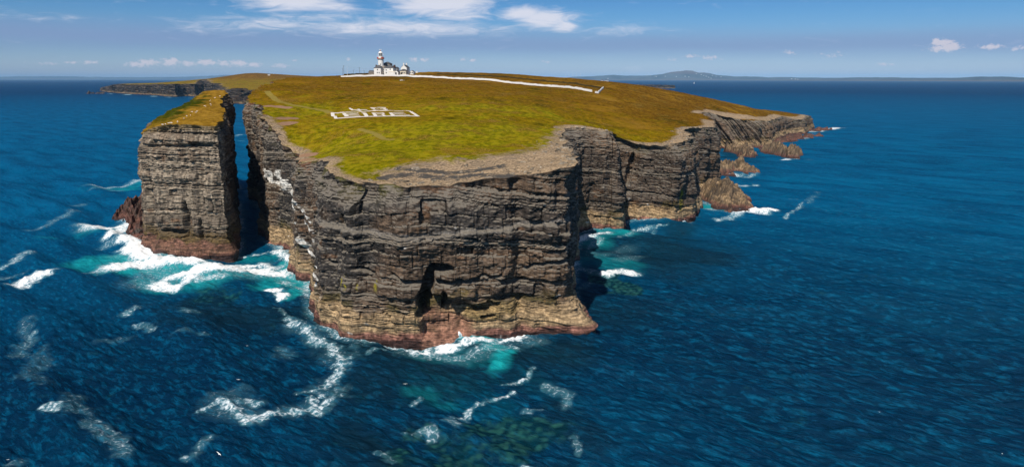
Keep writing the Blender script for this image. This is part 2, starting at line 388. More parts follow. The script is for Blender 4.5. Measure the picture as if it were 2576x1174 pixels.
    me2 = mesh_from(name + '_turf', np.column_stack([V2, Z2]), tris=tri, attrs=masks_fn(V2[:, 0], V2[:, 1], Z2, top))
    return me, me2, top, zt

def inside(P, poly):
    res = np.zeros(len(P), bool); x, y = P[:, 0], P[:, 1]; m = len(poly)
    for i in range(m):
        (x1, y1), (x2, y2) = poly[i], poly[(i + 1) % m]
        if y1 == y2: continue
        c = (y1 > y) != (y2 > y)
        res ^= c & (x < (x2 - x1) * (y - y1) / (y2 - y1) + x1)
    return res
def dist_poly(x, y, pts):                     # distance to an open polyline
    d = np.full(np.shape(x), 1e9)
    for (a, b) in zip(pts[:-1], pts[1:]):
        ax, ay, bx_, by_ = a[0], a[1], b[0], b[1]; L2 = (bx_ - ax) ** 2 + (by_ - ay) ** 2 + 1e-9
        t = np.clip(((x - ax) * (bx_ - ax) + (y - ay) * (by_ - ay)) / L2, 0, 1)
        d = np.minimum(d, np.hypot(x - ax - t * (bx_ - ax), y - ay - t * (by_ - ay)))
    return d

# ------------------------------------------------------------------ the headland
def Bz(px, py): return atz(px, py)[:2]
def N(p, inset=3.0, toe=0.9, ds=0.4, dip=0.0): return (p[0], p[1], inset, toe, ds, dip)
HEAD_NODES = [
    N((-192, 640), 4, 1, 4), N((-168, 530), 4, 1, 2), N((-153, 455), 3, .8, 1.0), N((-147, 414), 2, .6, .8), N((-143.5, 394), 2, .6, .5), N(Bz(665, 524), 2, .8, .4),
    N(Bz(667, 600), 2.0, 1.0, .32), N(Bz(743, 642), 2.5, 1.2, .3), N(Bz(748, 694), 3, 1.2, .28), N((-61.0, 214), 3.5, 1.0, .28), N((-54.5, 194), 4, 1.0, .27), N((-51.0, 183), 4.5, 1.0, .26),
    N((-47.2, 175.5), 5, .9, .25), N((-43.6, 170.4), 5.5, .8, .25), N((-40.6, 167.0), 6, .8, .25), N(Bz(893, 851), 7, .9, .24), N(Bz(1014, 853), 4, .9, .24), N((-22.5, 163.2), 4, .6, .24),
    N((-20.6, 163.8), 4.5, 1.5, .24), N((-15.5, 164.2), 4.5, 2.5, .24), N((-11, 164.8), 4.5, 2.0, .24), N((-4, 167.0), 4, 2.0, .24), N((3.0, 168.8), 3, 1.8, .24), N((8.5, 170.0), 1.5, 2.8, .25),
    N((12.6, 172.5), -2.2, 8.0, .26), N((13.8, 179), -2.0, 5.0, .3), N((15.5, 195), -1, 1.2, .5), N((18.5, 225), 1.5, .8, .7), N((23.5, 268), 6, .8, .6), N((25.5, 289), 6, .9, .4),
    N((33, 293), 3, 1.0, .36), N(Bz(1550, 576), 2.5, 1.0, .36), N((46.5, 312), 3, 1.0, .36), N(Bz(1611, 555), 3.0, 1.0, .36), N(Bz(1686, 561), 3.5, 1.5, .36), N(Bz(1706, 557), 3.5, 1.2, .36), N(Bz(1742, 537), 3, 1.2, .4),
    N((90, 364), 4, 2, .45), N((102, 388), 3, 4, .5), N((113, 404), 2, 2, .5), N((134, 484), 2, 1, .6), N((142, 520), 4, 1, .8, 0), N((148, 562), 5, 1.2, .7, 1.02), N((178, 646), 6, 1.2, .7, 1.02), N((206, 648), 6, 1.5, .7, 1.02), N((227, 660), 5, 1.5, .8, 1.02), N((236, 672), 3, 1.5, .8, 0),
    N((264, 740), 3, 2, .9), N((301, 805), 3, 2.5, 1.0), N((322, 812), 2.5, 2, 1.0), N((350, 872), 2.5, 2, 1.2), N((368, 900), 3, 2, 1.5), N((380, 960), 4, 1, 4), N((330, 1040), 5, 1, 10), N((150, 1030), 5, 1, 12), N((0, 990), 5, 1, 12), N((-150, 960), 5, 1, 12), N((-250, 820), 5, 1, 10)]
CTRL_PX = [  # pixel x, pixel y, distance
    (690, 200, 520), (650, 213, 450), (625, 232, 415), (612, 252, 392), (640, 288, 300), (655, 303, 276), (680, 330, 262), (737, 392, 249), (738, 352, 262), (745, 405, 235), (757, 425, 205),
    (775, 448, 180), (790, 456, 171.5), (900, 462, 168.5), (1014, 465, 168.5), (1108, 466, 169), (1200, 450, 171), (1300, 438, 173), (1400, 418, 174), (1450, 408, 176), (1465, 400, 184), (1440, 366, 222), (1402, 342, 268), (1425, 322, 294),
    (1506, 325, 298), (1560, 338, 296), (1617, 364, 313), (1680, 368, 309), (1715, 358, 314), (1742, 345, 331), (1787, 324, 370), (1818, 322, 405), (1822, 306, 490), (1805, 290, 600), (1820, 294, 650), (1909, 302, 668), (1939, 299, 745), (2023, 303, 812), (2040, 292, 890),
    (1985, 283, 870), (1900, 277, 770), (1800, 266, 690), (1720, 251, 670), (1640, 229, 690), (1560, 213, 700), (1500, 205, 740), (1420, 197, 770), (1253, 186, 800), (1044, 183, 780),
    (958, 187, 722), (880, 191, 715), (858, 195, 690), (800, 194, 640), (1041, 194, 690), (1121, 197, 680), (1184, 200, 668), (1287, 209, 640), (1400, 220, 600), (1489, 232, 560), (1517, 225, 600), (740, 197, 580),
    (700, 232, 420), (740, 262, 350), (720, 300, 300), (780, 300, 310), (850, 330, 262), (820, 400, 205), (860, 430, 184), (950, 395, 200), (1050, 345, 240), (1050, 287, 300), (870, 287, 302), (1000, 250, 375), (1000, 220, 470), (850, 225, 470),
    (1150, 400, 196), (1200, 340, 245), (1200, 285, 310), (1200, 240, 410), (1300, 380, 212), (1350, 330, 262), (1350, 280, 340), (1380, 370, 226), (1450, 300, 345), (1500, 265, 460), (1600, 318, 372), (1600, 280, 470), (1700, 300, 460), (1700, 275, 560), (1780, 285, 560)]
ctrl = [aty(*c) for c in CTRL_PX] + [(-230, 760, 60), (-120, 900, 56), (0, 960, 50), (150, 1000, 42), (330, 1020, 14), (390, 950, 13), (-225, 620, 58), (250, 920, 26), (100, 850, 56)]
HB = RBF(ctrl, 0.003)
def head_height(x, y):
    flat = smooth(np.hypot(np.asarray(x, float) + 53, np.asarray(y, float) - 281), 26, 40)
    return HB(x, y) + flat * 0.28 * fbm(np.asarray(x) / 7.0, np.asarray(y) / 7.0, 0, 41, 3) + 0.5 * vnoise(np.asarray(x) / 28.0, np.asarray(y) / 28.0, 0, 43) + flat * .17 * vnoise(np.asarray(x) / 2.4, np.asarray(y) / 3.4, 0, 45)
def ground(px, py, dmin=150.0, dmax=1100.0):  # where the sight line first meets the plateau
    d = ray(px, py); t = np.linspace(dmin, dmax, 3000) / d[1]
    x, y, z = d[0] * t, d[1] * t, CAMH + d[2] * t
    hit = np.nonzero(z <= head_height(x, y))[0]
    i = hit[0] if len(hit) else int(np.argmin(np.abs(z - head_height(x, y))))
    return np.array((x[i], y[i], head_height(x[i], y[i])))
def GP(lst): return [ground(*p)[:2] for p in lst]

BARE = np.array(GP([(925, 432), (985, 425), (1020, 418), (1085, 404), (1120, 392), (1150, 398), (1210, 394), (1290, 386), (1340, 372), (1375, 350), (1388, 338)]) + [(18, 275), (30, 240), (30, 180), (25, 160), (-12, 160), (-30, 166)])
SLAB_LINES = [GP([(960, 448), (1030, 440), (1100, 446), (1200, 440), (1290, 444)]), GP([(1010, 425), (1060, 428), (1120, 436), (1190, 430), (1260, 420)])]
PATH = GP([(672, 230), (684, 243), (700, 255), (735, 264), (790, 274), (832, 284)])
PATH2 = GP([(905, 325), (940, 335), (985, 352)])
SCARS = [GP([(672, 267), (695, 268), (722, 272)]), GP([(705, 300), (725, 298), (738, 298)]), GP([(716, 312), (732, 308)]), GP([(752, 404), (775, 402)]), GP([(765, 392), (782, 390)])]
EAST_RIM = [(26, 296), (50, 300), (56, 316), (68, 311), (80, 332), (88, 368), (112, 410), (132, 490)]
FAR_RIM = [(145, 560), (180, 655), (232, 680), (262, 740), (300, 806), (330, 830), (365, 905)]
def head_masks(x, y, z, top):
    pb = np.concatenate([BARE, BARE[:1]])
    ins = inside(np.column_stack([x, y]), BARE); d = dist_poly(x, y, [tuple(p) for p in pb])
    bare = np.where(ins, 0.46 + smooth(d, 0, 12) * .42, 0.46 - smooth(d, 0, 9) * .46)
    de = dist_poly(x, y, EAST_RIM); bare = np.maximum(bare, 0.80 * (1 - smooth(de, 1, 13)) + .0)
    df = dist_poly(x, y, FAR_RIM); bare = np.maximum(bare, 0.95 * (1 - smooth(df, 4, 15)))
    dr = dist_poly(x, y, [tuple(p) for p in top]); front = (y < 300) & (x > -110)
    bare = np.maximum(bare, np.where(front, 0.64 * (1 - smooth(dr, .5, 9.0)), 0))
    slab = np.zeros_like(x)
    for l in SLAB_LINES: slab = np.maximum(slab, .62 * (1 - smooth(dist_poly(x, y, l), 0.8, 4.0)))
    path = np.maximum(1 - smooth(dist_poly(x, y, PATH), .8, 2.6), .75 * (1 - smooth(dist_poly(x, y, PATH2), .4, 2.2)))
    scar = np.zeros_like(x)
    for l in SCARS: scar = np.maximum(scar, .95 * (1 - smooth(dist_poly(x, y, l), .8, 4.5)))
    dry = smooth(y, 200, 480) * .75 + smooth(y, 560, 720) * .75 + .25 * smooth(x, 0, 150)
    return dict(bare=bare, slab=slab, path=path, scar=scar, dry=np.clip(dry, 0, 1.5), gold=np.zeros_like(x), lush=np.zeros_like(x), flower=smooth(y, 420, 330))

C = lambda *a: np.array(a)
def lerp(a, b, f): return a * (1 - f[..., None]) + b * f[..., None]
def cliff_color(c, base_hi=5.6, pale=0.0, brown_fn=None):
    X, Y, Z, S, k, sd = c['X'], c['Y'], c['Z'], c['S'], c['k'], c['seed']
    dark = C(.054, .046, .040); brn = C(.19, .118, .07); grey = C(.37, .295, .215)
    bm = smooth(fbm(S / 14, Z / 9, 0, sd + 50, 3), -.2, .6) * .7
    if brown_fn is not None: bm = np.clip(bm + brown_fn(X, Y, Z), 0, 1) * .85
    col = lerp(np.broadcast_to(dark, X.shape + (3,)), brn, bm)
    col = lerp(col, grey, np.clip(smooth(c['tint'], 1.15, 1.5) * .75 + pale * (.35 + .65 * smooth(vnoise(S / .9, Z / 9, 0, sd + 60), -.2, .6)), 0, 1))
    col = col * (0.6 + 0.55 * c['tint'] * .8 + 0.35 * (c['hb'] - .5))[..., None]
    orange = smooth(vnoise(S / 2.5, Z / 1.2, 0, sd + 70) + .5 * vnoise(S / 9, Z / 7, 0, sd + 71), .75, 1.05)
    col = lerp(col, C(.21, .105, .05), orange * .55)
    col = col * (1 - .55 * np.maximum(c['crack'] * .8, c['notch']))[..., None]
    e = 1.1 * fbm(S / 5, Z / 5, 0, sd + 80, 3)
    alg = smooth(Z + e, base_hi + 3.2, base_hi + .8) * smooth(fbm(S / 7, 0, 0, sd + 81, 2), -.1, .4)
    col = lerp(col, C(.075, .058, .014), alg * .75)
    f = smooth(Z + e, base_hi + .9, base_hi - .5)
    tan = C(.47, .325, .18) * (0.75 + .35 * fbm(S / 1.5, Z / .8, 0, sd + 82, 3))[..., None]
    col = lerp(col, tan, f * .92)
    p = smooth(Z + .7 * e, 2.5, 1.3)
    col = lerp(col, C(.25, .115, .085) * (0.8 + .5 * fbm(S / .8, Z / .9, 0, sd + 83, 2))[..., None], p)
    col = lerp(col, C(.055, .028, .024), smooth(Z + .3 * e, 0.75, 0.25))
    ledge = smooth(Z, base_hi + 1.5, base_hi + 4) * 1.0
    return np.clip(col, .008, 1), ledge
def guano(col, c, lines, thr=.0):
    X, Y, Z, S = c['X'], c['Y'], c['Z'], c['S']
    g = np.zeros_like(X)
    for (p0, p1, w, side) in lines:            # lines in (x, z)
        t = np.clip(((X - p0[0]) * (p1[0] - p0[0]) + (Z - p0[1]) * (p1[1] - p0[1])) / ((p1[0] - p0[0]) ** 2 + (p1[1] - p0[1]) ** 2), 0, 1)
        d = np.hypot(X - p0[0] - t * (p1[0] - p0[0]), Z - p0[1] - t * (p1[1] - p0[1]))
        g = np.maximum(g, (1 - smooth(d, w * .3, w)) * side(X, Y))
    n = .75 * vnoise(S / 2.6, Z / .42, 0, 301) + .5 * vnoise(S / .8, Z / 1.4, 0, 302)
    m = smooth(g * 1.15 + n * .8, .72, .98)
    return lerp(col, C(.78, .74, .68), m)
def ellm(X, Z, cx, cz, rx, rz): return 1 - smooth(np.hypot((X - cx) / rx, (Z - cz) / rz), .75, 1.1)
def head_disp(X, Y, Z, S):
    fr = (Y < 176) & (X > -46) & (X < 14)
    jx = X + .5 * fbm(S / 2, Z / 2, 0, 90, 2); jz = Z + .6 * fbm(S / 3, Z / 2, 0, 91, 2)
    t_ = np.clip(((jx + 21.2) * 2.4 + (jz - 7.0) * 8.8) / (2.4 ** 2 + 8.8 ** 2), 0, 1); ds = np.hypot(jx + 21.2 - 2.4 * t_, jz - 7.0 - 8.8 * t_)
    hollow = smooth(jx, -21.6, -20.2) * smooth(jx, -8.0, -11.5) * smooth(jz, 12.2 - .32 * (jx + 21), 10.4 - .32 * (jx + 21))
    d = -3.2 * hollow * smooth(Z, -.5, 3.0) - 5.0 * ellm(jx, jz, -16.6, 16.6, 2.9, 1.5) - 5.0 * (1 - smooth(ds, .7, 1.35)) - 2.6 * ellm(jx, jz, -16.0, 9.0, .6, 2.2) - 3 * ellm(jx, jz, -6.3, 7.2, 3.4, .85) - 3.4 * ellm(jx, jz, -5.6, 4.9, 1.9, .75)
    line = 15.6 + 1.4 * np.sin(X / 9.0) + .8 * fbm(X / 4, 0, 0, 93, 2)
    d = d - 1.3 * (1 - smooth(np.abs(Z - line), .15, .65)) * smooth(vnoise(X / 5, 0, 0, 94), -.6, .1)
    line2 = 26.2 - 1.6 * np.exp(-((X + 22) / 16) ** 2) + .4 * fbm(X / 5, 0, 0, 95, 2)
    d = d + 1.0 * smooth(Z, line2 + .25, line2 - .6) * smooth(Z, 19, line2 - 2.0)
    d = d + .0
    eg = (np.abs(X - 50.5) < 3) & (Y > 285) & (Y < 330)
    d = np.where(fr, d, 0.0) + np.where(eg, -3.5 * ellm(X - (Z - 22) * .18, Z, 50.5, 22, 1.4, 7), 0)
    d = d + np.where((X > 40) & (Y < 420) & (Y > 285), 2.2 * fbm(S / 17, Z / 40, 0, 97, 2), 0)
    gul = (X > -64) & (X < -46) & (Y < 225)
    return d + np.where(gul, -1.8 * ellm(X + (Z - 20) * .12, Z, -56, 18, 1.2, 15), 0)
def head_color(c):
    col, ledge = cliff_color(c, 6.6, brown_fn=lambda X, Y, Z: .35 * ((X > 20) & (Y > 280)) + .45 * ((Y > 500) & (X > 100)) + .2 * smooth(X, -15, 12) * (Y < 180))
    one = lambda X, Y: (Y < 300) & (Y > 165)
    col = guano(col, c, [((-93, 27), (-80, 23), 3.4, one), ((-84, 27), (-76, 21), 2.2, one), ((-77, 21), (-60, 9), 1.7, one), ((-66, 24), (-52, 14), 1.1, one), ((-62, 18), (-49, 11), .9, one), ((-58, 12), (-50, 9), .9, one)])
    X, Y, Z, S = c['X'], c['Y'], c['Z'], c['S']
    line2 = 26.2 - 1.6 * np.exp(-((X + 22) / 16) ** 2) + .4 * fbm(X / 5, 0, 0, 95, 2)
    pl = (1 - smooth(np.abs(Z - line2), .3, .9)) * (Y < 178) * (X > -48) * (X < 16)
    col = lerp(col, C(.25, .22, .19), pl * .75)
    hol = smooth(X, -21.8, -20.2) * smooth(X, -7.5, -11) * (Y < 172)
    col = lerp(col, C(.33, .165, .11) * (.75 + .5 * fbm(S / 1.2, Z / 1.0, 0, 315, 3))[..., None], hol * smooth(Z, 8.5 - .3 * (X + 21), 6.5 - .3 * (X + 21)) * .85)
    col = lerp(col, C(.17, .12, .035), np.maximum(hol * smooth(Z, 13, 11) * smooth(Z, 6.5, 9), ellm(X, Z, -5, 6, 7.5, 2.6) * (Y < 172) * .8) * smooth(fbm(S / 3, Z / 3, 0, 316, 2), -.5, .2) * .7)
    yl = ellm(X, Z, 72.5 + .0 * X, 9.5, .9, 5.5) * (Y > 290) * (Y < 330) * smooth(vnoise(S / .5, Z / 2, 0, 311), -.5, .1)
    yl = np.maximum(yl, (Y < 172) * ((1 - smooth(np.abs(Z - 13.2), .6, 2.2)) * smooth(vnoise(S / .6, Z / 4, 0, 312), .35, .6) * ((X > -42) & (X < -30))))
    col = lerp(col, C(.36, .30, .02), yl * .85)
    gt = smooth(c['depth'], 5.5, .5) * smooth(fbm(S / 5, Z / 3, 0, 313, 3), 0, .5) * ((X < -25) | (X > 40))
    col = lerp(col, C(.085, .075, .014), gt * .8)
    rim = smooth(c['depth'], 2.2, .3) * ((X > 15) & (Y > 200)); col = lerp(col, C(.25, .19, .13), rim * .8)
    red = smooth(c['depth'], 4.5, 1.0) * ((X < -60)) * smooth(fbm(S / 6, Z / 2, 0, 314, 2), .1, .5); col = lerp(col, C(.19, .07, .03), red * .7)
    return col, ledge
SPACING = [(0, 262, .8), (262, 430, 1.4), (430, 1200, 3.8)]
mc, mt, HEAD_TOP, HEAD_ZT = build_land('headland', HEAD_NODES, head_height, 150, 21, SPACING, head_color, head_masks, head_disp)
tag(link('cliff', mc, ROCK), kind='structure'); tag(link('headland', mt, TURF), kind='structure')

def rubble():
    r_ = np.random.default_rng(17); n = 9000
    x = r_.uniform(-45, 135, n); y = r_.uniform(164, 420, n); ins = inside(np.column_stack([x, y]), HEAD_TOP)
    x, y = x[ins], y[ins]; mk = head_masks(x, y, 0 * x, HEAD_TOP); dr = dist_poly(x, y, [tuple(p) for p in HEAD_TOP[::4]])
    w = np.clip(mk['bare'], 0, 1) ** 2 * (.25 + .75 * np.exp(-dr / 6)); keep = r_.random(len(x)) < w; x, y, dr = x[keep], y[keep], dr[keep]
    z = head_height(x, y); V, Fq, col = [], [], []; box = np.array([(a, b, c) for c in (-.5, .6) for a, b in ((-1, -1), (1, -1), (1, 1), (-1, 1))], float)
    q = np.array([(0, 1, 5, 4), (1, 2, 6, 5), (2, 3, 7, 6), (3, 0, 4, 7), (4, 5, 6, 7)])
    for i in range(len(x)):
        sz = .16 + .5 * r_.random() ** 4 + .25 * math.exp(-dr[i] / 4) * r_.random(); a = r_.uniform(0, 6.28); b = box * np.array((sz * r_.uniform(.7, 1.8), sz, sz * .8)) + r_.normal(0, sz * .16, (8, 3)); b[4:, :2] *= r_.uniform(.5, .9)
        V.append(np.column_stack([b[:, 0] * math.cos(a) - b[:, 1] * math.sin(a) + x[i], b[:, 0] * math.sin(a) + b[:, 1] * math.cos(a) + y[i], b[:, 2] + z[i] + sz * .1])); Fq.append(q + 8 * i)
        col.append(np.tile(C(.33, .27, .20) * r_.uniform(.35, 1.25), (8, 1)))
    me = mesh_from('rubble', np.concatenate(V), quads=np.concatenate(Fq), attrs={'ledge': np.zeros(len(V) * 8)}, cols={'col': np.concatenate(col)}, smooth_shade=False)
    tag(link('rubble', me, ROCK), kind='stuff')
rubble()

# ------------------------------------------------------------------ sea stack
STACK_NODES = [N(Bz(372, 602), 3, 1.2, .3), N(Bz(385, 627), 3.5, 2.0, .28), N(Bz(420, 634), 3, 3.2, .26), N(Bz(470, 641), 2.5, 3.4, .26), N(Bz(530, 645), 2.0, 3.4, .26), N(Bz(576, 646), 1.5, 2.6, .26), N((-98.6, 251), 1.5, 1.0, .35), N((-104.5, 272), 2, .5, .6), N((-126, 330), 2, .5, .8), N((-150.5, 390), 2, .4, .8), N((-154, 400), 1.5, .4, .8), N((-155.5, 412), 1.5, .4, .8), N((-162, 424), 2, .5, 1),
               N((-168, 434), 3, 1, 1.5), N((-175, 432), 3, 1, 1.5), N((-176, 420), 3, 1, 1.2), N((-169, 388), 2, 1, 1), N((-160, 348), 2, 1, .8), N((-150, 304), 2, 1, .5), N((-147, 286), 2, 1, .35)]
SCT = [aty(*p) for p in ((352, 338, 277), (420, 297, 311), (470, 268, 350), (520, 237, 402), (575, 227, 422), (560, 226, 418), (583, 238, 416), (578, 262, 385), (568, 285, 335), (556, 300, 290), (548, 312, 254), (470, 306, 256), (420, 312, 260), (385, 322, 264), (470, 290, 285), (520, 270, 330), (545, 245, 385))] + [(-175, 430, 51.3), (-168, 434, 52), (-161, 424, 52.5), (-167, 388, 49.2), (-158, 348, 46.2), (-147.5, 303, 42.4), (-145, 285, 38.6)]
SB = RBF(SCT, 0.004)
def stack_height(x, y): return SB(x, y) + .3 * fbm(np.asarray(x) / 4, np.asarray(y) / 4, 0, 141, 3)
def stack_masks(x, y, z, top):
    g = np.column_stack([x, y]); zr = np.zeros_like(x)
    ax = -119 - (y - 250) * .30                                   # a line up the middle of the top
    n = 5 * fbm(x / 6, y / 6, 0, 151, 3)
    lush = smooth(ax - x + n, -1, 5) * smooth(y, 285, 320)
    return dict(bare=zr, slab=zr, path=zr, scar=zr, dry=zr + .6, gold=(1 - lush) * .95, lush=lush * .9, flower=zr)
def stack_color(c):
    c = dict(c); pale = .85 * smooth(c['Z'], 8, 22) * (c['Y'] < 264) + .2 * (c['Y'] < 264)
    col, ledge = cliff_color(c, 3.2, pale=pale, brown_fn=lambda X, Y, Z: .25 + 0 * X)
    Z, S = c['Z'], c['S']
    e = fbm(S / 4, Z / 3, 0, 161, 3)
    col = lerp(col, C(.12, .075, .022), smooth(Z + 1.5 * e, 9.5, 6.5) * smooth(Z + e, 4.0, 5.5) * .8)
    col = lerp(col, C(.20, .095, .065) * (0.75 + .5 * fbm(S / 1.2, Z / .7, 0, 162, 3))[..., None], smooth(Z + e, 5.6, 4.2) * .9)
    col = lerp(col, C(.075, .045, .04), smooth(Z + .8 * e, 1.6, .7))
    col = lerp(col, C(.17, .11, .025), smooth(c['depth'], 3.0, .3) * .7)
    return col, ledge * .25
def stack_disp(X, Y, Z, S):
    f = (Y < 262)
    d = -1.6 * (1 - smooth(np.abs(Z - 37.6 - .5 * np.sin(X / 6)), .3, .8)) - 1.0 * (1 - smooth(np.abs(Z - 41.8), .2, .5)) - .7 * (1 - smooth(np.abs(Z - 34.5), .15, .4)) + .5 * smooth(Z, 28.5, 27.5) - .5 * (1 - smooth(np.abs(Z - 24.5), .1, .4))
    d = d - 2.6 * ellm(X + .4 * fbm(S / 2, Z / 2, 0, 171, 2), Z, -112.2, 12, 1.3, 7) - 1.6 * ellm(X, Z, -106.5, 9.5, .8, 4) - 2.0 * ellm(X, Z, -117, 8, 6, 1.1)
    return np.where(f, d, 0)
sc_, st_, STACK_TOP, _ = build_land('stack', STACK_NODES, stack_height, 170, 33, [(0, 300, .8), (300, 600, 1.4)], stack_color, stack_masks, stack_disp, rim_noise=.7, fold=.5)
stack = tag(bpy.data.objects.new('sea_stack', None), 'tall layered rock stack with golden grass top beside the narrow channel', 'sea stack')
COL.objects.link(stack)
link('rock_face', sc_, ROCK, stack); link('turf', st_, TURF, stack)

# ------------------------------------------------------------------ far shores
def far_color(c): 
    col, ledge = cliff_color(c, 5.0); return col * .5, ledge * 0
def far_masks(x, y, z, top):
    zr = np.zeros_like(x); dr = dist_poly(x, y, [tuple(p) for p in top[::3]])
    return dict(bare=.5 * (1 - smooth(dr, 2, 16)), slab=zr, path=zr, scar=zr, dry=zr + .45 + .8 * smooth(z, 50, 75), gold=zr, lush=zr, flower=zr)
def far_land(name, nodes, ctrl_pts, seed, rows=26, sp=60, amp=4.0):
    R_ = RBF(ctrl_pts, .01); hf = lambda x, y: R_(x, y) + .8 * fbm(np.asarray(x) / 60, np.asarray(y) / 60, 0, seed, 3)
    a, b, t, z = build_land(name, nodes, hf, rows, seed, [(0, 9000, sp)], far_color, far_masks, rim_noise=7.0, amp=amp)
    tag(link('cliff', a, ROCK), kind='structure'); tag(link('headland', b, TURF), kind='structure')
    return hf
WN = [N(Bz(287, 233.5), 12, 8, 9), N(Bz(330, 237), 12, 8, 7), N(Bz(400, 240), 10, 8, 7), N(Bz(440, 244), 10, 8, 6), N(Bz(470, 241), 10, 6, 6), N(Bz(492, 243), 10, 8, 6), N(Bz(512, 238), 10, 6, 6), N(Bz(560, 248), 10, 6, 6), N(Bz(590, 260), 8, 4, 5), N(Bz(615, 262), 8, 4, 5), N(Bz(630, 252), 8, 4, 6), N(Bz(680, 262), 8, 4, 8), N((-500, 1900), 8, 4, 20), N((-200, 2400), 8, 4, 60), N((-300, 4200), 10, 4, 80), N((-1500, 4400), 10, 4, 60), N((-2100, 3800), 10, 4, 40)]
WC = [aty(*p) for p in ((290, 215, 3420), (330, 213, 3050), (400, 212, 2760), (440, 211, 2540), (490, 212, 2600), (560, 217, 2330), (595, 222, 1850), (630, 226, 2150), (680, 226, 1900), (620, 184, 2900), (590, 188, 2900), (560, 193.5, 2900), (480, 202, 3000), (380, 209, 3250), (660, 190, 2850), (705, 194, 2700), (640, 205, 2450), (560, 208, 2600))] + [(-300, 3000, 40), (-400, 4100, 10), (-1500, 4300, 10), (-900, 3900, 20), (-1100, 3500, 34), (-700, 3400, 36), (-450, 3300, 36), (-1400, 3400, 34), (-500, 2400, 36), (-1020, 3150, 62)]
west_height = far_land('west_shore', WN, WC, 61)
def small_land(nodes_px, zt, seed, depth, amp=3):
    pts = [Bz(*p) for p in nodes_px]
    nodes = [N(p, 10, 5, 8) for p in pts] + [N((p[0] - depth * .1, p[1] + depth), 10, 5, 25) for p in reversed(pts)]
    ctr = [(p[0], p[1], z) for p, z in zip(pts, zt)] + [(p[0] - depth * .1, p[1] + depth, z * .9) for p, z in zip(pts, zt)]
    return far_land('east_shore', nodes, ctr, seed, 16, 40, amp)
small_land([(1440, 224), (1520, 224), (1590, 222.5), (1640, 223), (1680, 223.2), (1697, 222)], [20, 20, 22, 23, 22, 18], 71, 420)
small_land([(1380, 240), (1500, 240), (1600, 237), (1650, 238), (1682, 237)], [21, 20, 14, 6, 2], 72, 350, 2)
land3 = small_land([(1400, 214), (1480, 214), (1530, 213.5), (1546, 212.5)], [27, 27, 25, 18], 73, 800)

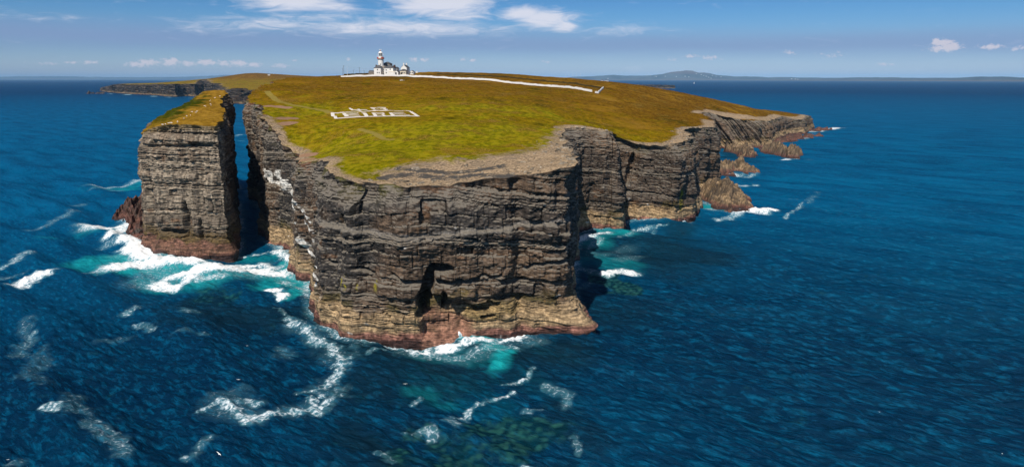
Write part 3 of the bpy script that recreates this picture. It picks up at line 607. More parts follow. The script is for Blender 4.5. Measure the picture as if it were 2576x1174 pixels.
# ------------------------------------------------------------------ rocks off the shore
def rock_obj(name, label, ridges, step, seed, rough=1.0, tilt=0.0, color='tan', cat='rock', group=None):
    """a rock grown round ridge lines [(x, y, z, halfwidth), ...]"""
    P = np.array([p for r in ridges for p in r]); w = P[:, 3].max() * 1.35
    x0, x1, y0, y1 = P[:, 0].min() - w, P[:, 0].max() + w, P[:, 1].min() - w, P[:, 1].max() + w
    xs, ys = np.arange(x0, x1 + step, step), np.arange(y0, y1 + step, step); X, Y = np.meshgrid(xs, ys)
    wx = X + .22 * w * fbm(X / (w * .8), Y / (w * .8), 0, seed, 3); wy = Y + .22 * w * fbm(X / (w * .8) + 40, Y / (w * .8), 0, seed + 1, 3)
    H = np.full(X.shape, -4.0)
    for r in ridges:
        for a, b in zip(r[:-1], r[1:]):
            L2 = (b[0] - a[0]) ** 2 + (b[1] - a[1]) ** 2 + 1e-6
            t = np.clip(((wx - a[0]) * (b[0] - a[0]) + (wy - a[1]) * (b[1] - a[1])) / L2, 0, 1)
            d = np.hypot(wx - a[0] - t * (b[0] - a[0]), wy - a[1] - t * (b[1] - a[1])) / (a[3] * (1 - t) + b[3] * t)
            z = a[2] * (1 - t) + b[2] * t
            H = np.maximum(H, (z + 2.2) * (1 - d ** 1.7) - 2.2)
    per = 1.9 * step + 1.6; cs = 3.4 * step + 1.2
    gx, gy = X / cs + .25 * H / cs, (Y + .35 * X) / cs * .6; best = np.full(X.shape, 9e9); sec = best.copy(); cid = np.zeros(X.shape); tx = best * 0; ty = best * 0
    for dx in (-1, 0, 1):
        for dy in (-1, 0, 1):
            ix, iy = np.floor(gx) + dx, np.floor(gy) + dy; jx, jy = ix + hash01(ix, iy, seed), iy + hash01(ix, iy, seed + 1); dd = np.hypot(gx - jx, gy - jy)
            m_ = dd < best; sec = np.where(m_, best, np.minimum(sec, dd)); tx = np.where(m_, gx - jx, tx); ty = np.where(m_, gy - jy, ty); cid = np.where(m_, hash01(ix, iy, seed + 2), cid); best = np.minimum(best, dd)
    edge = sec - best
    bl = (cid - .5) * 1.5 + tx * (.9 + cid) + ty * (cid - .5) * 1.6 - .8 * (1 - smooth(edge, .02, .16))
    st = X * .8 + Y * .3 + H * (tilt + .4); saw = (st / per) % 1.0
    H2 = H + np.where(H > -1.2, 1, .3) * rough * cs * .46 * (bl + .45 * (saw - .5)) * np.clip((H + 2.2) / 3.5, .2, 1) + .12 * w * .3 * fbm(X / (w * .3), Y / (w * .3), 0, seed + 2, 4)
    H2 = np.maximum(H2, -3.0)
    e = fbm(X / 4, Y / 4, 0, seed + 4, 3)
    top = np.broadcast_to(C(.33, .225, .13) if color == 'tan' else (C(.19, .085, .06) if color == 'red' else C(.07, .06, .05)), X.shape + (3,)) * (.7 + .5 * vnoise(X / 1.3 / step, Y / 1.3 / step, 0, seed + 6))[..., None]
    bd = vnoise((X * .7 + Y * .2 + H2 * 1.6) / (.5 * step + .35), Y / 9, 0, seed + 8); top = top * (.55 + .6 * smooth(bd, -.35, .1))[..., None]
    dk = np.maximum(1 - smooth(edge, .03, .2), .55 * smooth(cid, .6, .9)); top = lerp(top, C(.075, .058, .046), dk * .75)
    col = lerp(top, C(.17, .075, .055), smooth(H2 + .5 * e, 2.2, 1.0)); col = lerp(col, C(.05, .027, .024), smooth(H2 + .3 * e, .9, .3))
    me = mesh_from(name, np.stack([X, Y, H2], -1).reshape(-1, 3), quads=grid_quads(*X.shape)[:, ::-1], attrs={'ledge': np.zeros(X.size)}, cols={'col': np.clip(col, .01, 1).reshape(-1, 3)}, smooth_shade=False)
    return tag(link(name, me, ROCK), label, cat, group)
def RP(px, py, z, w): x, y, _ = atz(px, py); return (x, y, z, w)
rock_obj('rock', 'big tan wedge of rock standing in foam beside the east cliffs', [[RP(1790, 497, 9.5, 9), RP(1812, 507, 11.5, 11), RP(1848, 519, 6.5, 11), RP(1866, 525, 1.5, 7)], [RP(1822, 492, 8.5, 7), RP(1848, 505, 5, 7)]], .55, 201, 1.0, .6)
rock_obj('rock', 'little dark boulder just off the foot of the big tan wedge rock', [[RP(1824, 536, 1.8, 2.6), RP(1834, 537, 2.0, 2.8)]], .4, 202, .8)
rock_obj('rock', 'ridged tan rock tongue running out below the tall nose of the east cliffs', [[RP(1800, 432, 7, 9), RP(1835, 430, 6, 9), RP(1862, 430, 9.5, 10), RP(1890, 435, 4, 8), RP(1900, 438, 1, 5)]], .8, 203, 1.1, .9)
rock_obj('rock', 'low rounded brown rock awash between two foam patches', [[RP(1826, 441, 2.0, 4.5), RP(1838, 440, 1.8, 4)]], .6, 204, .7)
rock_obj('rock', 'jagged rock island lying apart in open water', [[RP(1918, 377, 2.2, 6), RP(1940, 381, 3.5, 9)], [RP(1938, 382, 4, 9), RP(1962, 385, 7.5, 12), RP(1985, 391, 8.5, 12), RP(2004, 395, 2.5, 8)]], .8, 205, 1.5, .9)
rock_obj('rock', 'dark rib of slanting rock trailing from the tilted beds into the cove', [[RP(1840, 379, 7, 7), RP(1858, 387, 5, 6.5), RP(1882, 396, 3.4, 5), RP(1892, 399, 1, 4)]], .8, 206, 1.3, .9)
rock_obj('rock', 'shorter pale rib of rock beside the dark rib in the cove', [[RP(1868, 380, 5, 6), RP(1886, 385, 4, 5.5), RP(1902, 391, 1, 4)]], .8, 207, 1.3, .9)
rock_obj('rock', 'pale stepped rocks at the foot of the tilted beds', [[RP(1880, 372, 2.6, 9), RP(1915, 369, 2.4, 9), RP(1938, 370, 1.4, 6)]], .9, 208, 1.1, .9)
rock_obj('rock_shelf', 'broad flat brown shelf awash below the far east point', [[RP(1930, 363, 2, 10), RP(1970, 353, 2.2, 12), RP(2010, 346, 2, 12), RP(2060, 341, 1.4, 8)], [RP(2030, 331, 2, 11), RP(2070, 327, 1.6, 12), RP(2095, 326, 1.0, 7)]], 1.2, 209, .8, 0, 'red')
rock_obj('rock_ledge', 'reddish ledge with a knobbly top jutting from the left foot of the sea stack', [[RP(375, 528, 9, 9), RP(345, 536, 7, 9), RP(318, 544, 4.5, 7), RP(303, 548, 2, 4)], [RP(365, 548, 7, 9), RP(372, 575, 5, 9)]], .5, 210, 1.1, .2, 'red')
rock_obj('rock_ledge', 'smooth dark wet ledge under the red ledge at the stack foot', [[RP(352, 572, 2.6, 8), RP(368, 592, 2.6, 9), RP(392, 612, 2.4, 8)]], .5, 211, .5, 0, 'dark')
rock_obj('rock', 'small dark skerry off the tip of the far west cliffs', [[RP(232, 236, 5, 22), RP(250, 236, 7, 24)]], 4.0, 212, 1.0, 0, 'dark')

# ------------------------------------------------------------------ far hills in the haze
def hills(profile, base, seed, depth=2600.0, name='hill'):
    xs = np.linspace(profile[0][0], profile[-1][0], 420); pr = np.array(profile); ba = np.array(base)
    yp = np.interp(xs, pr[:, 0], pr[:, 1]); yb = np.interp(xs, ba[:, 0], ba[:, 1])
    v = np.linspace(0, 1, 26); V = []; 
    for j, t in enumerate(v):
        row = []
        for i, px in enumerate(xs):
            bx_, by_, _ = atz(px, yb[i]); sc_y = 1 + t * depth / by_
            x, y = bx_ * sc_y, by_ * sc_y
            crest = CAMH + (197.8 - yp[i]) / F * (by_ + depth * .6) * 1.02
            f = math.sin(min(1, t / .6) * math.pi / 2) if t < .6 else math.cos((t - .6) / .4 * math.pi / 2)
            cl = min(1, t / .02) * min(28, crest * .45)
            row.append((x, y, max(cl, crest * f) if 0 < t < 1 else -3.0))
        V.append(row)
    V = np.array(V); V[1:-1, :, 2] += (3 + .10 * V[1:-1, :, 2]) * fbm(V[1:-1, :, 0] / 700, V[1:-1, :, 1] / 700, 0, seed, 4)
    V[1:-1, :, 2] = np.maximum(V[1:-1, :, 2], -2)
    col = np.broadcast_to(C(.044, .050, .052), V.shape) * (1 + .5 * fbm(V[..., 0] / 330, V[..., 1] / 420, 0, seed + 2, 3))[..., None]
    col = lerp(col, C(.10, .065, .05), smooth(V[..., 2], 190, 260)); col = col.copy(); col[:3] = C(.075, .065, .06)
    me = mesh_from(name, V.reshape(-1, 3), quads=grid_quads(*V.shape[:2])[:, ::-1], attrs={'ledge': np.zeros(V.shape[0] * V.shape[1])}, cols={'col': np.clip(col, .01, 1).reshape(-1, 3)})
    tag(link(name, me, HILLMAT), kind='structure'); return V
HILLMAT, T = mat_new('hill_fields'); finish(T, T.mix(1.0, T.attr('col').outputs['Color'], T.mix(T.noise(T.n('ShaderNodeTexCoord').outputs['Object'], .004, 4, .6), (.5, .5, .5), (1.4, 1.4, 1.4)), 'MULTIPLY'), 1.0, spec=.05)
EAST_PROFILE = [(1392, 200), (1410, 196.5), (1450, 193.5), (1500, 191.5), (1540, 189.5), (1570, 190.5), (1600, 190.5), (1640, 190), (1665, 187), (1690, 183.5), (1712, 182), (1728, 180), (1742, 181), (1756, 184.5), (1775, 185.5), (1800, 190), (1840, 192.5), (1900, 194), (2000, 195), (2100, 196), (2200, 194.5), (2300, 196.5), (2400, 196), (2450, 194), (2520, 193.5), (2576, 195.5), (2700, 196)]
EAST_BASE = [(1392, 202.2), (1830, 202.6), (2100, 203.6), (2400, 205), (2700, 206.2)]
EH = hills(EAST_PROFILE, EAST_BASE, 401)
hills([(-150, 195), (0, 193.8), (100, 192.6), (180, 193.2), (260, 194.5), (380, 195), (470, 194), (520, 191.5), (560, 189.5), (600, 189.5), (650, 191), (720, 194), (800, 196.5)], [(-150, 200.3), (420, 200.6), (800, 201)], 402, 3000)

# ------------------------------------------------------------------ sea
def build_sea():
    TH = np.radians(np.linspace(-47, 47, 1150)); r = [88.0]
    while r[-1] < 1400: r.append(r[-1] + max(.28, .52 * r[-1] ** 2 / 43860.0 * 1.0))
    while r[-1] < 64000: r.append(r[-1] * 1.06)
    r = np.array(r); R_, TT = np.meshgrid(r, TH, indexing='ij'); X = R_ * np.sin(TT); Y = R_ * np.cos(TT)
    cell = np.maximum(np.gradient(r)[:, None], R_ * (TH[1] - TH[0]))
    Z = np.zeros_like(X); rg = np.random.default_rng(5)
    for i in range(64):
        lam = 1.5 * (42 / 1.5) ** (i / 63.0); a = rg.normal(0.78, .55 if lam < 8 else .22)
        kx, ky = math.sin(a), math.cos(a); k = 2 * math.pi / lam
        amp = 0.020 * lam ** .62 * (1.9 if lam > 15 else 1)
        ph = k * (X * kx + Y * ky) + rg.uniform(0, 6.28) + 1.5 * vnoise(X / (lam * 5), Y / (lam * 5), 0, 500 + i)
        Z += amp * np.clip(lam / cell / 2.2 - .8, 0, 1) * (1 - np.abs(np.sin(ph / 2)) * 2 * .9 if i % 2 else np.sin(ph))
    foam = np.zeros_like(X); teal = np.zeros_like(X); darkw_shade = np.zeros_like(X); reef = np.zeros_like(X)
    def stroke(arr, pts, rad, val, soft=.05):
        P = [atz(*p)[:2] for p in pts]; P_ = np.array(P); rad_ = rad
        m = (X > P_[:, 0].min() - rad_) & (X < P_[:, 0].max() + rad_) & (Y > P_[:, 1].min() - rad_) & (Y < P_[:, 1].max() + rad_)
        if not m.any(): return
        if len(P) == 1: P = P * 2
        x, y = X[m], Y[m]; wob = .35 * rad * fbm(x / (rad * .9), y / (rad * .9), 0, 77, 3)
        d = dist_poly(x, y, P) + wob
        arr[m] = np.maximum(arr[m], val * (1 - smooth(d, rad * soft, rad)))
    for pts, rad, val in FOAM: stroke(foam, pts, rad, val)
    for pts, rad, val in TEAL: stroke(teal, pts, rad, val, 0.05)
    for pts, rad, val in DARKW_SHADE: stroke(darkw_shade, pts, rad, val, 0.05)
    for pts, rad, val in REEF: stroke(reef, pts, rad, val, 0.3)
    # wash along the rocks' own waterlines
    for poly, amt in ((HEAD_BASE, .62), (STACK_BASE, .72)):
        m = (R_ < 1000) & (X > poly[:, 0].min() - 8) & (X < poly[:, 0].max() + 8)
        d = dist_poly(X[m], Y[m], [tuple(p) for p in poly]); n = fbm(X[m] / 9, Y[m] / 9, 0, 88, 3)
        foam[m] = np.maximum(foam[m], (amt + .35 * n) * (1 - smooth(d, 1.0, 5.5)))
    Z = Z * (1 - .35 * teal) + foam ** 1.5 * (.10 + .40 * np.abs(fbm(X / 2.2, Y / 2.2, 0, 99, 3))) * np.clip(3 / cell, 0, 1)
    n1 = len(X.ravel()); V = np.stack([X, Y, Z], -1).reshape(-1, 3); Q = grid_quads(*X.shape)[:, ::-1]
    # coarse remainder round and behind the camera
    a2 = np.linspace(TH[-1], TH[0] + 2 * math.pi, 60); r2 = np.array([88, 400, 2000, 10000, 64000.]); A2, R2 = np.meshgrid(a2, r2); V2 = np.stack([R2 * np.sin(A2), R2 * np.cos(A2), 0 * A2], -1).reshape(-1, 3)
    Q2 = grid_quads(5, 60)[:, ::-1] + n1; a3 = np.linspace(0, 2 * math.pi, 97)[:-1]; n2 = n1 + len(V2)
    V3 = np.concatenate([np.stack([88 * np.sin(a3), 88 * np.cos(a3), 0 * a3], -1), [[0, 0, 0]]]); T3 = np.array([(n2 + i, n2 + 96, n2 + (i + 1) % 96) for i in range(96)])
    pad = lambda a: np.concatenate([a.ravel(), np.zeros(len(V2) + len(V3))])
    me = mesh_from('sea', np.concatenate([V, V2, V3]), quads=np.concatenate([Q, Q2]), tris=T3[:, ::-1], attrs=dict(foam=pad(foam), teal=pad(teal), darkw_shade=pad(darkw_shade), reef=pad(reef)))
    return me
HEAD_BASE = np.array([n[:2] for n in HEAD_NODES[3:50]]); STACK_BASE = np.array([n[:2] for n in STACK_NODES + STACK_NODES[:1]])
FOAM = [  # traced polylines, radius in metres, strength
    ([(560, 1000), (640, 1045), (740, 1020), (840, 985)], 6.5, .38), ([(725, 800), (800, 850), (860, 905), (800, 970)], 6.0, .37), ([(300, 640), (420, 690), (600, 690), (740, 690)], 16, .5), ([(1040, 880), (1200, 880), (1330, 850)], 7, .46), ([(1440, 640), (1560, 620)], 12, .36),
    ([(285, 668), (330, 662), (400, 655), (440, 662)], 9, 1.34), ([(330, 600), (350, 630), (385, 650), (430, 655), (500, 665)], 8, 1.41), ([(440, 690), (500, 685), (570, 675), (640, 675), (695, 680)], 9, 1.41), ([(400, 705), (430, 712), (470, 700)], 6, 1.22), ([(500, 705), (560, 700)], 5, .8),
    ([(600, 660), (650, 655), (690, 665)], 6, 1.28), ([(590, 640), (640, 634), (668, 632)], 3, 0.97), ([(690, 632), (720, 645), (740, 652)], 3.5, 1.15), ([(205, 565), (250, 572), (300, 565), (335, 555)], 11, 1.22), ([(345, 545), (310, 570), (280, 600)], 5, 1.22), ([(270, 610), (330, 600)], 8, .6),
    ([(240, 472), (290, 462), (360, 457)], 7, .78), ([(240, 480), (300, 473)], 5, .5), ([(190, 515), (205, 510)], 7, .75), ([(80, 575), (140, 555), (200, 530)], 5, .5), ([(0, 665), (40, 655), (70, 630)], 4, .68), ([(50, 705), (75, 695), (100, 690)], 6, 1.22), ([(0, 690), (40, 680)], 4, .55),
    ([(680, 730), (700, 735), (712, 745)], 3.4, 1.28), ([(700, 705), (735, 715), (758, 725)], 4.5, .7), ([(700, 765), (725, 790), (735, 800)], 1.6, .6), ([(725, 800), (740, 815), (770, 830), (790, 850), (830, 865), (850, 890), (862, 905)], 2.8, .80), ([(780, 835), (800, 825)], 2.0, .6), ([(865, 905), (850, 930), (830, 950), (800, 965), (770, 975)], 2.7, .82), ([(815, 985), (780, 1000), (800, 1020)], 2.2, .8),
    ([(560, 1005), (590, 1025), (640, 1050), (700, 1035), (740, 1020), (810, 1010), (840, 990)], 2.6, .86), ([(500, 1030), (540, 1010), (570, 1003)], 1.4, .7), ([(600, 1040), (625, 1060)], 2.4, .85), ([(620, 1000), (640, 1010)], 3.5, .62), ([(880, 820), (900, 860), (890, 900)], 4, .36), ([(700, 860), (720, 890)], 4, .45),
    ([(1040, 868), (1080, 872), (1120, 868), (1170, 860), (1240, 858), (1310, 842)], 3.6, 1.22), ([(1120, 852), (1160, 838), (1210, 830), (1260, 830), (1310, 832)], 4.2, 1.47), ([(1080, 885), (1150, 885), (1230, 878)], 3.5, .62), ([(930, 890), (960, 878)], 1.6, .55), ([(1250, 880), (1290, 872)], 3, .55),
    ([(1340, 920), (1330, 940), (1290, 950), (1270, 965)], 1.3, .7), ([(1295, 985), (1250, 1000), (1215, 1010), (1185, 1020), (1175, 1035)], 1.5, .78), ([(1165, 1040), (1130, 1052), (1150, 1065)], 2.2, .62), ([(1065, 1070), (1090, 1080), (1080, 1090)], 2.2, .62), ([(1040, 1015), (1060, 1000)], 1.4, .55), ([(1020, 1080), (1060, 1078)], 1.3, .5),
    ([(1370, 960), (1400, 975), (1430, 985), (1420, 1020)], 2.4, .56), ([(1320, 1035), (1360, 1030)], 2, .52), ([(1445, 1100), (1455, 1130)], 1.4, .5), ([(1310, 1168), (1360, 1172)], 2.2, .66), ([(960, 1130), (985, 1160)], 1.8, .5),
    ([(1440, 610), (1470, 595), (1520, 585)], 6, 1.18), ([(1455, 625), (1500, 600)], 6, .6), ([(1440, 680), (1470, 675), (1500, 685)], 4, .55), ([(1525, 690), (1550, 680), (1585, 682)], 5.5, 1.22), ([(1450, 720), (1490, 710)], 3, .5), ([(1560, 600), (1600, 580)], 3, .55), ([(1600, 640), (1560, 650)], 6, .4),
    ([(1560, 562), (1610, 566), (1680, 570)], 2.2, .75), ([(1705, 560), (1735, 545)], 4, 1.15), ([(1600, 575), (1640, 572)], 3, .55), ([(1745, 525), (1770, 520), (1790, 530)], 6, .75), ([(1750, 505), (1775, 512)], 6, .6), ([(1870, 528), (1900, 525), (1935, 522)], 8, 1.34), ([(1850, 540), (1890, 535), (1920, 530)], 6, 1.15), ([(1795, 545), (1815, 550)], 4, .85), ([(1830, 545), (1850, 540)], 4, .7),
    ([(1970, 543), (1985, 535), (2010, 520), (2035, 505)], 2.0, .7), ([(2035, 510), (2040, 495), (2065, 485), (2040, 478)], 3.5, .45), ([(1990, 495), (2030, 500)], 3, .5), ([(1830, 460), (1870, 468), (1905, 462)], 4.5, .8), ([(1800, 480), (1850, 490)], 5, .55), ([(1795, 440), (1825, 436), (1850, 437)], 9, 1.22), ([(1870, 445), (1905, 438)], 6, .7),
    ([(1975, 400), (2005, 400)], 6, 1.22), ([(2005, 399), (2040, 398)], 5, .5), ([(1945, 356), (1990, 348), (2030, 345)], 11, 1.22), ([(2040, 332), (2075, 325), (2110, 322)], 12, 1.15), ([(2045, 338), (2060, 336)], 9, .8), ([(1895, 395), (1910, 396)], 4, .6), ([(1915, 378), (1935, 383)], 4, .5),
    ([(275, 236), (310, 238), (350, 239)], 20, .8), ([(360, 241), (430, 245), (455, 247)], 18, .7), ([(450, 245), (478, 247)], 14, 1.22), ([(580, 263), (620, 264)], 7, .6), ([(596, 340), (606, 338)], 8, .7), ([(596, 352), (608, 352)], 6, .55), ([(1690, 224), (1700, 223.5)], 18, .5), ([(1640, 239), (1670, 239)], 20, .7),
    ([(60, 800), (70, 850), (50, 880)], 4, .42), ([(75, 830), (60, 855)], 2.2, .55), ([(110, 870), (90, 920), (60, 950), (120, 970)], 4, .36), ([(110, 1035), (150, 1030), (145, 1045), (115, 1042)], 1.8, .7), ([(180, 1000), (210, 1040), (250, 1060)], 4.5, .42), ([(235, 1060), (270, 1090), (300, 1110), (320, 1150)], 2.8, .52), ([(320, 785), (335, 780)], 3, .66), ([(340, 805), (390, 825)], 2, .5), ([(470, 1130), (520, 1095)], 2.4, .54), ([(460, 770), (480, 780)], 4, .45), ([(20, 1160), (45, 1150)], 2, .5), ([(820, 1010), (850, 960)], 3, .5), ([(455, 840), (520, 850)], 3, .4), ([(240, 850), (330, 830)], 3, .34)]
TEAL = [([(300, 650), (420, 680), (560, 690), (700, 690), (755, 700)], 22, .75), ([(740, 660), (755, 690), (762, 730)], 10, 1.0), ([(690, 690), (740, 720)], 12, 1.0), ([(400, 700), (520, 715)], 13, .7), ([(210, 580), (330, 570)], 20, .55), ([(250, 475), (350, 465)], 18, .5), ([(1200, 850), (1260, 880), (1258, 905)], 6.5, 1.0), ([(1060, 880), (1200, 890)], 8, .32), ([(1100, 1000), (1300, 960), (1250, 920)], 20, .15), ([(1080, 985), (1100, 1010)], 6, .35),
        ([(1440, 610), (1540, 590)], 14, .7), ([(1480, 650), (1580, 670)], 16, .5), ([(1750, 515), (1790, 525)], 10, .7), ([(1880, 528), (1930, 523)], 12, .35), ([(1960, 352), (2020, 346)], 14, .4), ([(560, 640), (700, 640)], 10, .5)]
DARKW_SHADE = [([(860, 870), (1000, 880), (1150, 900), (1300, 890), (1400, 880)], 16, .75), ([(500, 760), (600, 790), (680, 800)], 16, .75), ([(900, 950), (1100, 940), (1300, 930)], 16, .6), ([(880, 1060), (960, 1120), (1000, 1174)], 9, .8), ([(1480, 620), (1600, 640), (1700, 620)], 34, .85), ([(1480, 760), (1560, 780)], 22, .5), ([(1400, 1000), (1440, 1060), (1480, 1100)], 7, .55), ([(870, 1170), (1430, 1172)], 6, .45), ([(1460, 640), (1620, 600), (1720, 580)], 20, .8), ([(1840, 380), (1880, 405)], 20, .7)]  # dark kelp water; strokes right of the headland paint in its cast shadow
REEF = [([(1230, 1070), (1290, 1062), (1340, 1085), (1310, 1105)], 7, .8), ([(1120, 1095), (1200, 1110), (1300, 1110)], 7, .62), ([(1000, 1150), (1150, 1150), (1280, 1150)], 5, .55), ([(1060, 1080), (1110, 1120)], 4, .38), ([(1510, 700), (1545, 708), (1580, 722)], 7.5, 1.5), ([(1350, 1080), (1400, 1090)], 6, .35), ([(500, 735), (560, 740)], 8, .35)]
def sea_material():
    m, T = mat_new('sea_water'); co = T.n('ShaderNodeTexCoord').outputs['Object']; A = lambda n: T.attr(n).outputs['Fac']
    dist = T.n('ShaderNodeVectorMath', operation='LENGTH', i_0=co).outputs['Value']
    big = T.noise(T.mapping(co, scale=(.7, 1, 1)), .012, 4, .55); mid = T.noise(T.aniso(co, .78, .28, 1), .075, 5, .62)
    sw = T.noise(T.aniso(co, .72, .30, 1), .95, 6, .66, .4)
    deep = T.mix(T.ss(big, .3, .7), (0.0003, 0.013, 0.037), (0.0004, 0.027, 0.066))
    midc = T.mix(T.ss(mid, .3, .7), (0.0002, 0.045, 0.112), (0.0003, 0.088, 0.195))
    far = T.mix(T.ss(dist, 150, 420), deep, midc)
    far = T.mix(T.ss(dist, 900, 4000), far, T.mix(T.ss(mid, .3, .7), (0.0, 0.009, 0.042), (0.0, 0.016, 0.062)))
    c = T.mix(T.m('MULTIPLY', T.ss(sw, .46, .74), .6), far, (0.001, 0.135, 0.265))
    c = T.mix(T.m('MULTIPLY', A('darkw_shade'), .85), c, T.mix(mid, (0.002, 0.007, 0.012), (0.004, 0.020, 0.026)))  # dark water tone, with headland shade put into the colour
    tl = T.ss(T.m('ADD', A('teal'), T.m('MULTIPLY', T.m('SUBTRACT', mid, .5), .8)), .08, .95)
    c = T.mix(tl, c, T.mix(T.ss(sw, .3, .7), (0.003, 0.19, 0.22), (0.012, 0.36, 0.37)))
    vor = T.n('ShaderNodeTexVoronoi', feature='SMOOTH_F1'); T.l(co, vor.inputs['Vector']); vor.inputs['Scale'].default_value = .75
    rf = T.ss(T.m('ADD', A('reef'), T.m('MULTIPLY', T.m('SUBTRACT', T.noise(co, .22, 5, .65), .5), 1.9)), .15, .75)
    c = T.mix(T.m('MULTIPLY', rf, .8), c, T.mix(T.ss(vor.outputs['Distance'], .15, .6), T.mix(mid, (0.030, 0.085, 0.055), (0.010, 0.10, 0.085)), (0.001, 0.022, 0.028)))
    fa = A('foam')
    # foam
    wv = T.n('ShaderNodeVectorMath', operation='MULTIPLY_ADD'); T.l(T.noise(co, .5, 3, .6, out=1), wv.inputs[0]); wv.inputs[1].default_value = (2.2, 2.2, 0); T.l(co, wv.inputs[2])
    fn = T.noise(wv.outputs[0], 1.5, 8, .72); fl = T.n('ShaderNodeTexVoronoi', feature='DISTANCE_TO_EDGE'); T.l(wv.outputs[0], fl.inputs['Vector']); fl.inputs['Scale'].default_value = .7
    lace = T.m('SUBTRACT', 1.0, T.ss(fl.outputs['Distance'], .02, .28))
    fin = T.m('ADD', fa, T.m('ADD', T.m('MULTIPLY', T.m('SUBTRACT', fn, .5), 2.4), T.m('MULTIPLY', T.m('SUBTRACT', lace, .5), .30)))
    fm = T.m('MULTIPLY', T.m('MULTIPLY', T.ss(fin, .50, 1.20), T.ss(fa, .03, .25)), .95)
    fcol = T.mix(T.ss(fin, .55, 1.6), (0.36, 0.46, 0.52), (0.86, 0.86, 0.86))
    caps = T.m('MULTIPLY', T.ss(T.noise(T.mapping(co, rot=(0, 0, .75), scale=(.35, 1, 1)), .9, 3, .6), .74, .80), T.ss(T.noise(co, .02, 2, .5), .55, .65))
    fm = T.m('MAXIMUM', fm, T.m('MULTIPLY', caps, .25))
    c = T.mix(T.m('MULTIPLY', T.ss(fa, .05, .9), .5), c, (0.10, 0.30, 0.35))
    # ripples
    r1 = T.noise(T.aniso(co, .72, .32, 1), .75, 6, .68, .3); r2 = T.noise(T.aniso(co, .35, .45, 1), 2.1, 5, .65); r3 = T.noise(T.aniso(co, .78, .30, 1), .055, 4, .6)
    hgt = T.m('ADD', T.m('ADD', T.m('MULTIPLY', r1, .85), T.m('MULTIPLY', r2, .30)), T.m('MULTIPLY', r3, 4.5))
    bn = T.n('ShaderNodeBump', i_Height=hgt, i_Distance=1.1, i_Strength=1.0)
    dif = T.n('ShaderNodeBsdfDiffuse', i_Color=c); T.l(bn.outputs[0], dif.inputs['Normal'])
    gl = T.n('ShaderNodeBsdfGlossy'); gl.inputs['Roughness'].default_value = .16; gl.inputs['Color'].default_value = (.22, .66, 1, 1); T.l(bn.outputs[0], gl.inputs['Normal'])
    fr = T.n('ShaderNodeFresnel'); fr.inputs['IOR'].default_value = 1.33; T.l(bn.outputs[0], fr.inputs['Normal'])
    fk = T.m('MINIMUM', T.m('MULTIPLY', fr.outputs[0], .75), .12)
    mx = T.n('ShaderNodeMixShader'); T.l(fk, mx.inputs[0]); T.l(dif.outputs[0], mx.inputs[1]); T.l(gl.outputs[0], mx.inputs[2])
    fd = T.n('ShaderNodeBsdfDiffuse', i_Color=fcol); fb = T.n('ShaderNodeBump', i_Height=fn, i_Distance=.3, i_Strength=.35); T.l(fb.outputs[0], fd.inputs['Normal'])
    m2 = T.n('ShaderNodeMixShader'); T.l(fm, m2.inputs[0]); T.l(mx.outputs[0], m2.inputs[1]); T.l(fd.outputs[0], m2.inputs[2])
    T.l(m2.outputs[0], T.n('ShaderNodeOutputMaterial').inputs[0]); return m
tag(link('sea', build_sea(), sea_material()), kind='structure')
# ------------------------------------------------------------------ small mesh builders
WHITE = mat_plain('white_paint', (.80, .78, .74), .7, .14, 1.2); SLATE = mat_plain('slate', (.095, .095, .10), .6, .3, 1.5); STONE = mat_plain('old_stone', (.24, .21, .18), .9, .35, 1.2)
GLASSM = mat_plain('dark_glass', (.02, .025, .03), .15, .1); RED = mat_plain('red_paint', (.55, .03, .015), .5, .1); RUST = mat_plain('rusty_orange', (.45, .17, .05), .7, .3, 2); WOOD = mat_plain('weathered_wood', (.13, .095, .07), .8, .3, 4)
CREAM = mat_plain('cream_render', (.70, .62, .48), .8, .12, .8); BRICK = mat_plain('brown_brick', (.09, .05, .04), .9, .3, 3); DARKTURF = mat_plain('dark_turf_bank', (.055, .036, .006), 1, .4, .6); CHALK = mat_plain('whitewashed_stones', (.68, .62, .55), .9, .25, 1.3)
SOIL = mat_plain('orange_soil', (.25, .12, .025), 1, .4, .8); FEATHER = mat_plain('white_feather', (.85, .83, .80), .8, .05); SKIN = mat_plain('clothing', (.05, .06, .10), .9, .2); STEEL = mat_plain('pale_steel', (.80, .80, .80), .45, .05)
def obj_bm(name, bm, mat, parent=None):
    me = bpy.data.meshes.new(name); bmesh.ops.recalc_face_normals(bm, faces=bm.faces); bm.to_mesh(me); bm.free(); return link(name, me, mat, parent)
def b_box(bm, x0, x1, y0, y1, z0, z1):
    r = bmesh.ops.create_cube(bm, size=1.0); bmesh.ops.scale(bm, vec=(x1 - x0, y1 - y0, z1 - z0), verts=r['verts']); bmesh.ops.translate(bm, vec=((x0 + x1) / 2, (y0 + y1) / 2, (z0 + z1) / 2), verts=r['verts'])
def b_poly(bm, vs, fs):
    v = [bm.verts.new(p) for p in vs]; [bm.faces.new([v[i] for i in f]) for f in fs]
def b_lathe(bm, prof, n=28, cx=0, cy=0):
    rings = [[bm.verts.new((cx + r * math.cos(a), cy + r * math.sin(a), z)) for a in np.linspace(0, 2 * math.pi, n + 1)[:-1]] for r, z in prof]
    for a, b in zip(rings[:-1], rings[1:]):
        for i in range(n): bm.faces.new((a[i], a[(i + 1) % n], b[(i + 1) % n], b[i]))
    bm.faces.new(rings[0][::-1]); bm.faces.new(rings[-1])
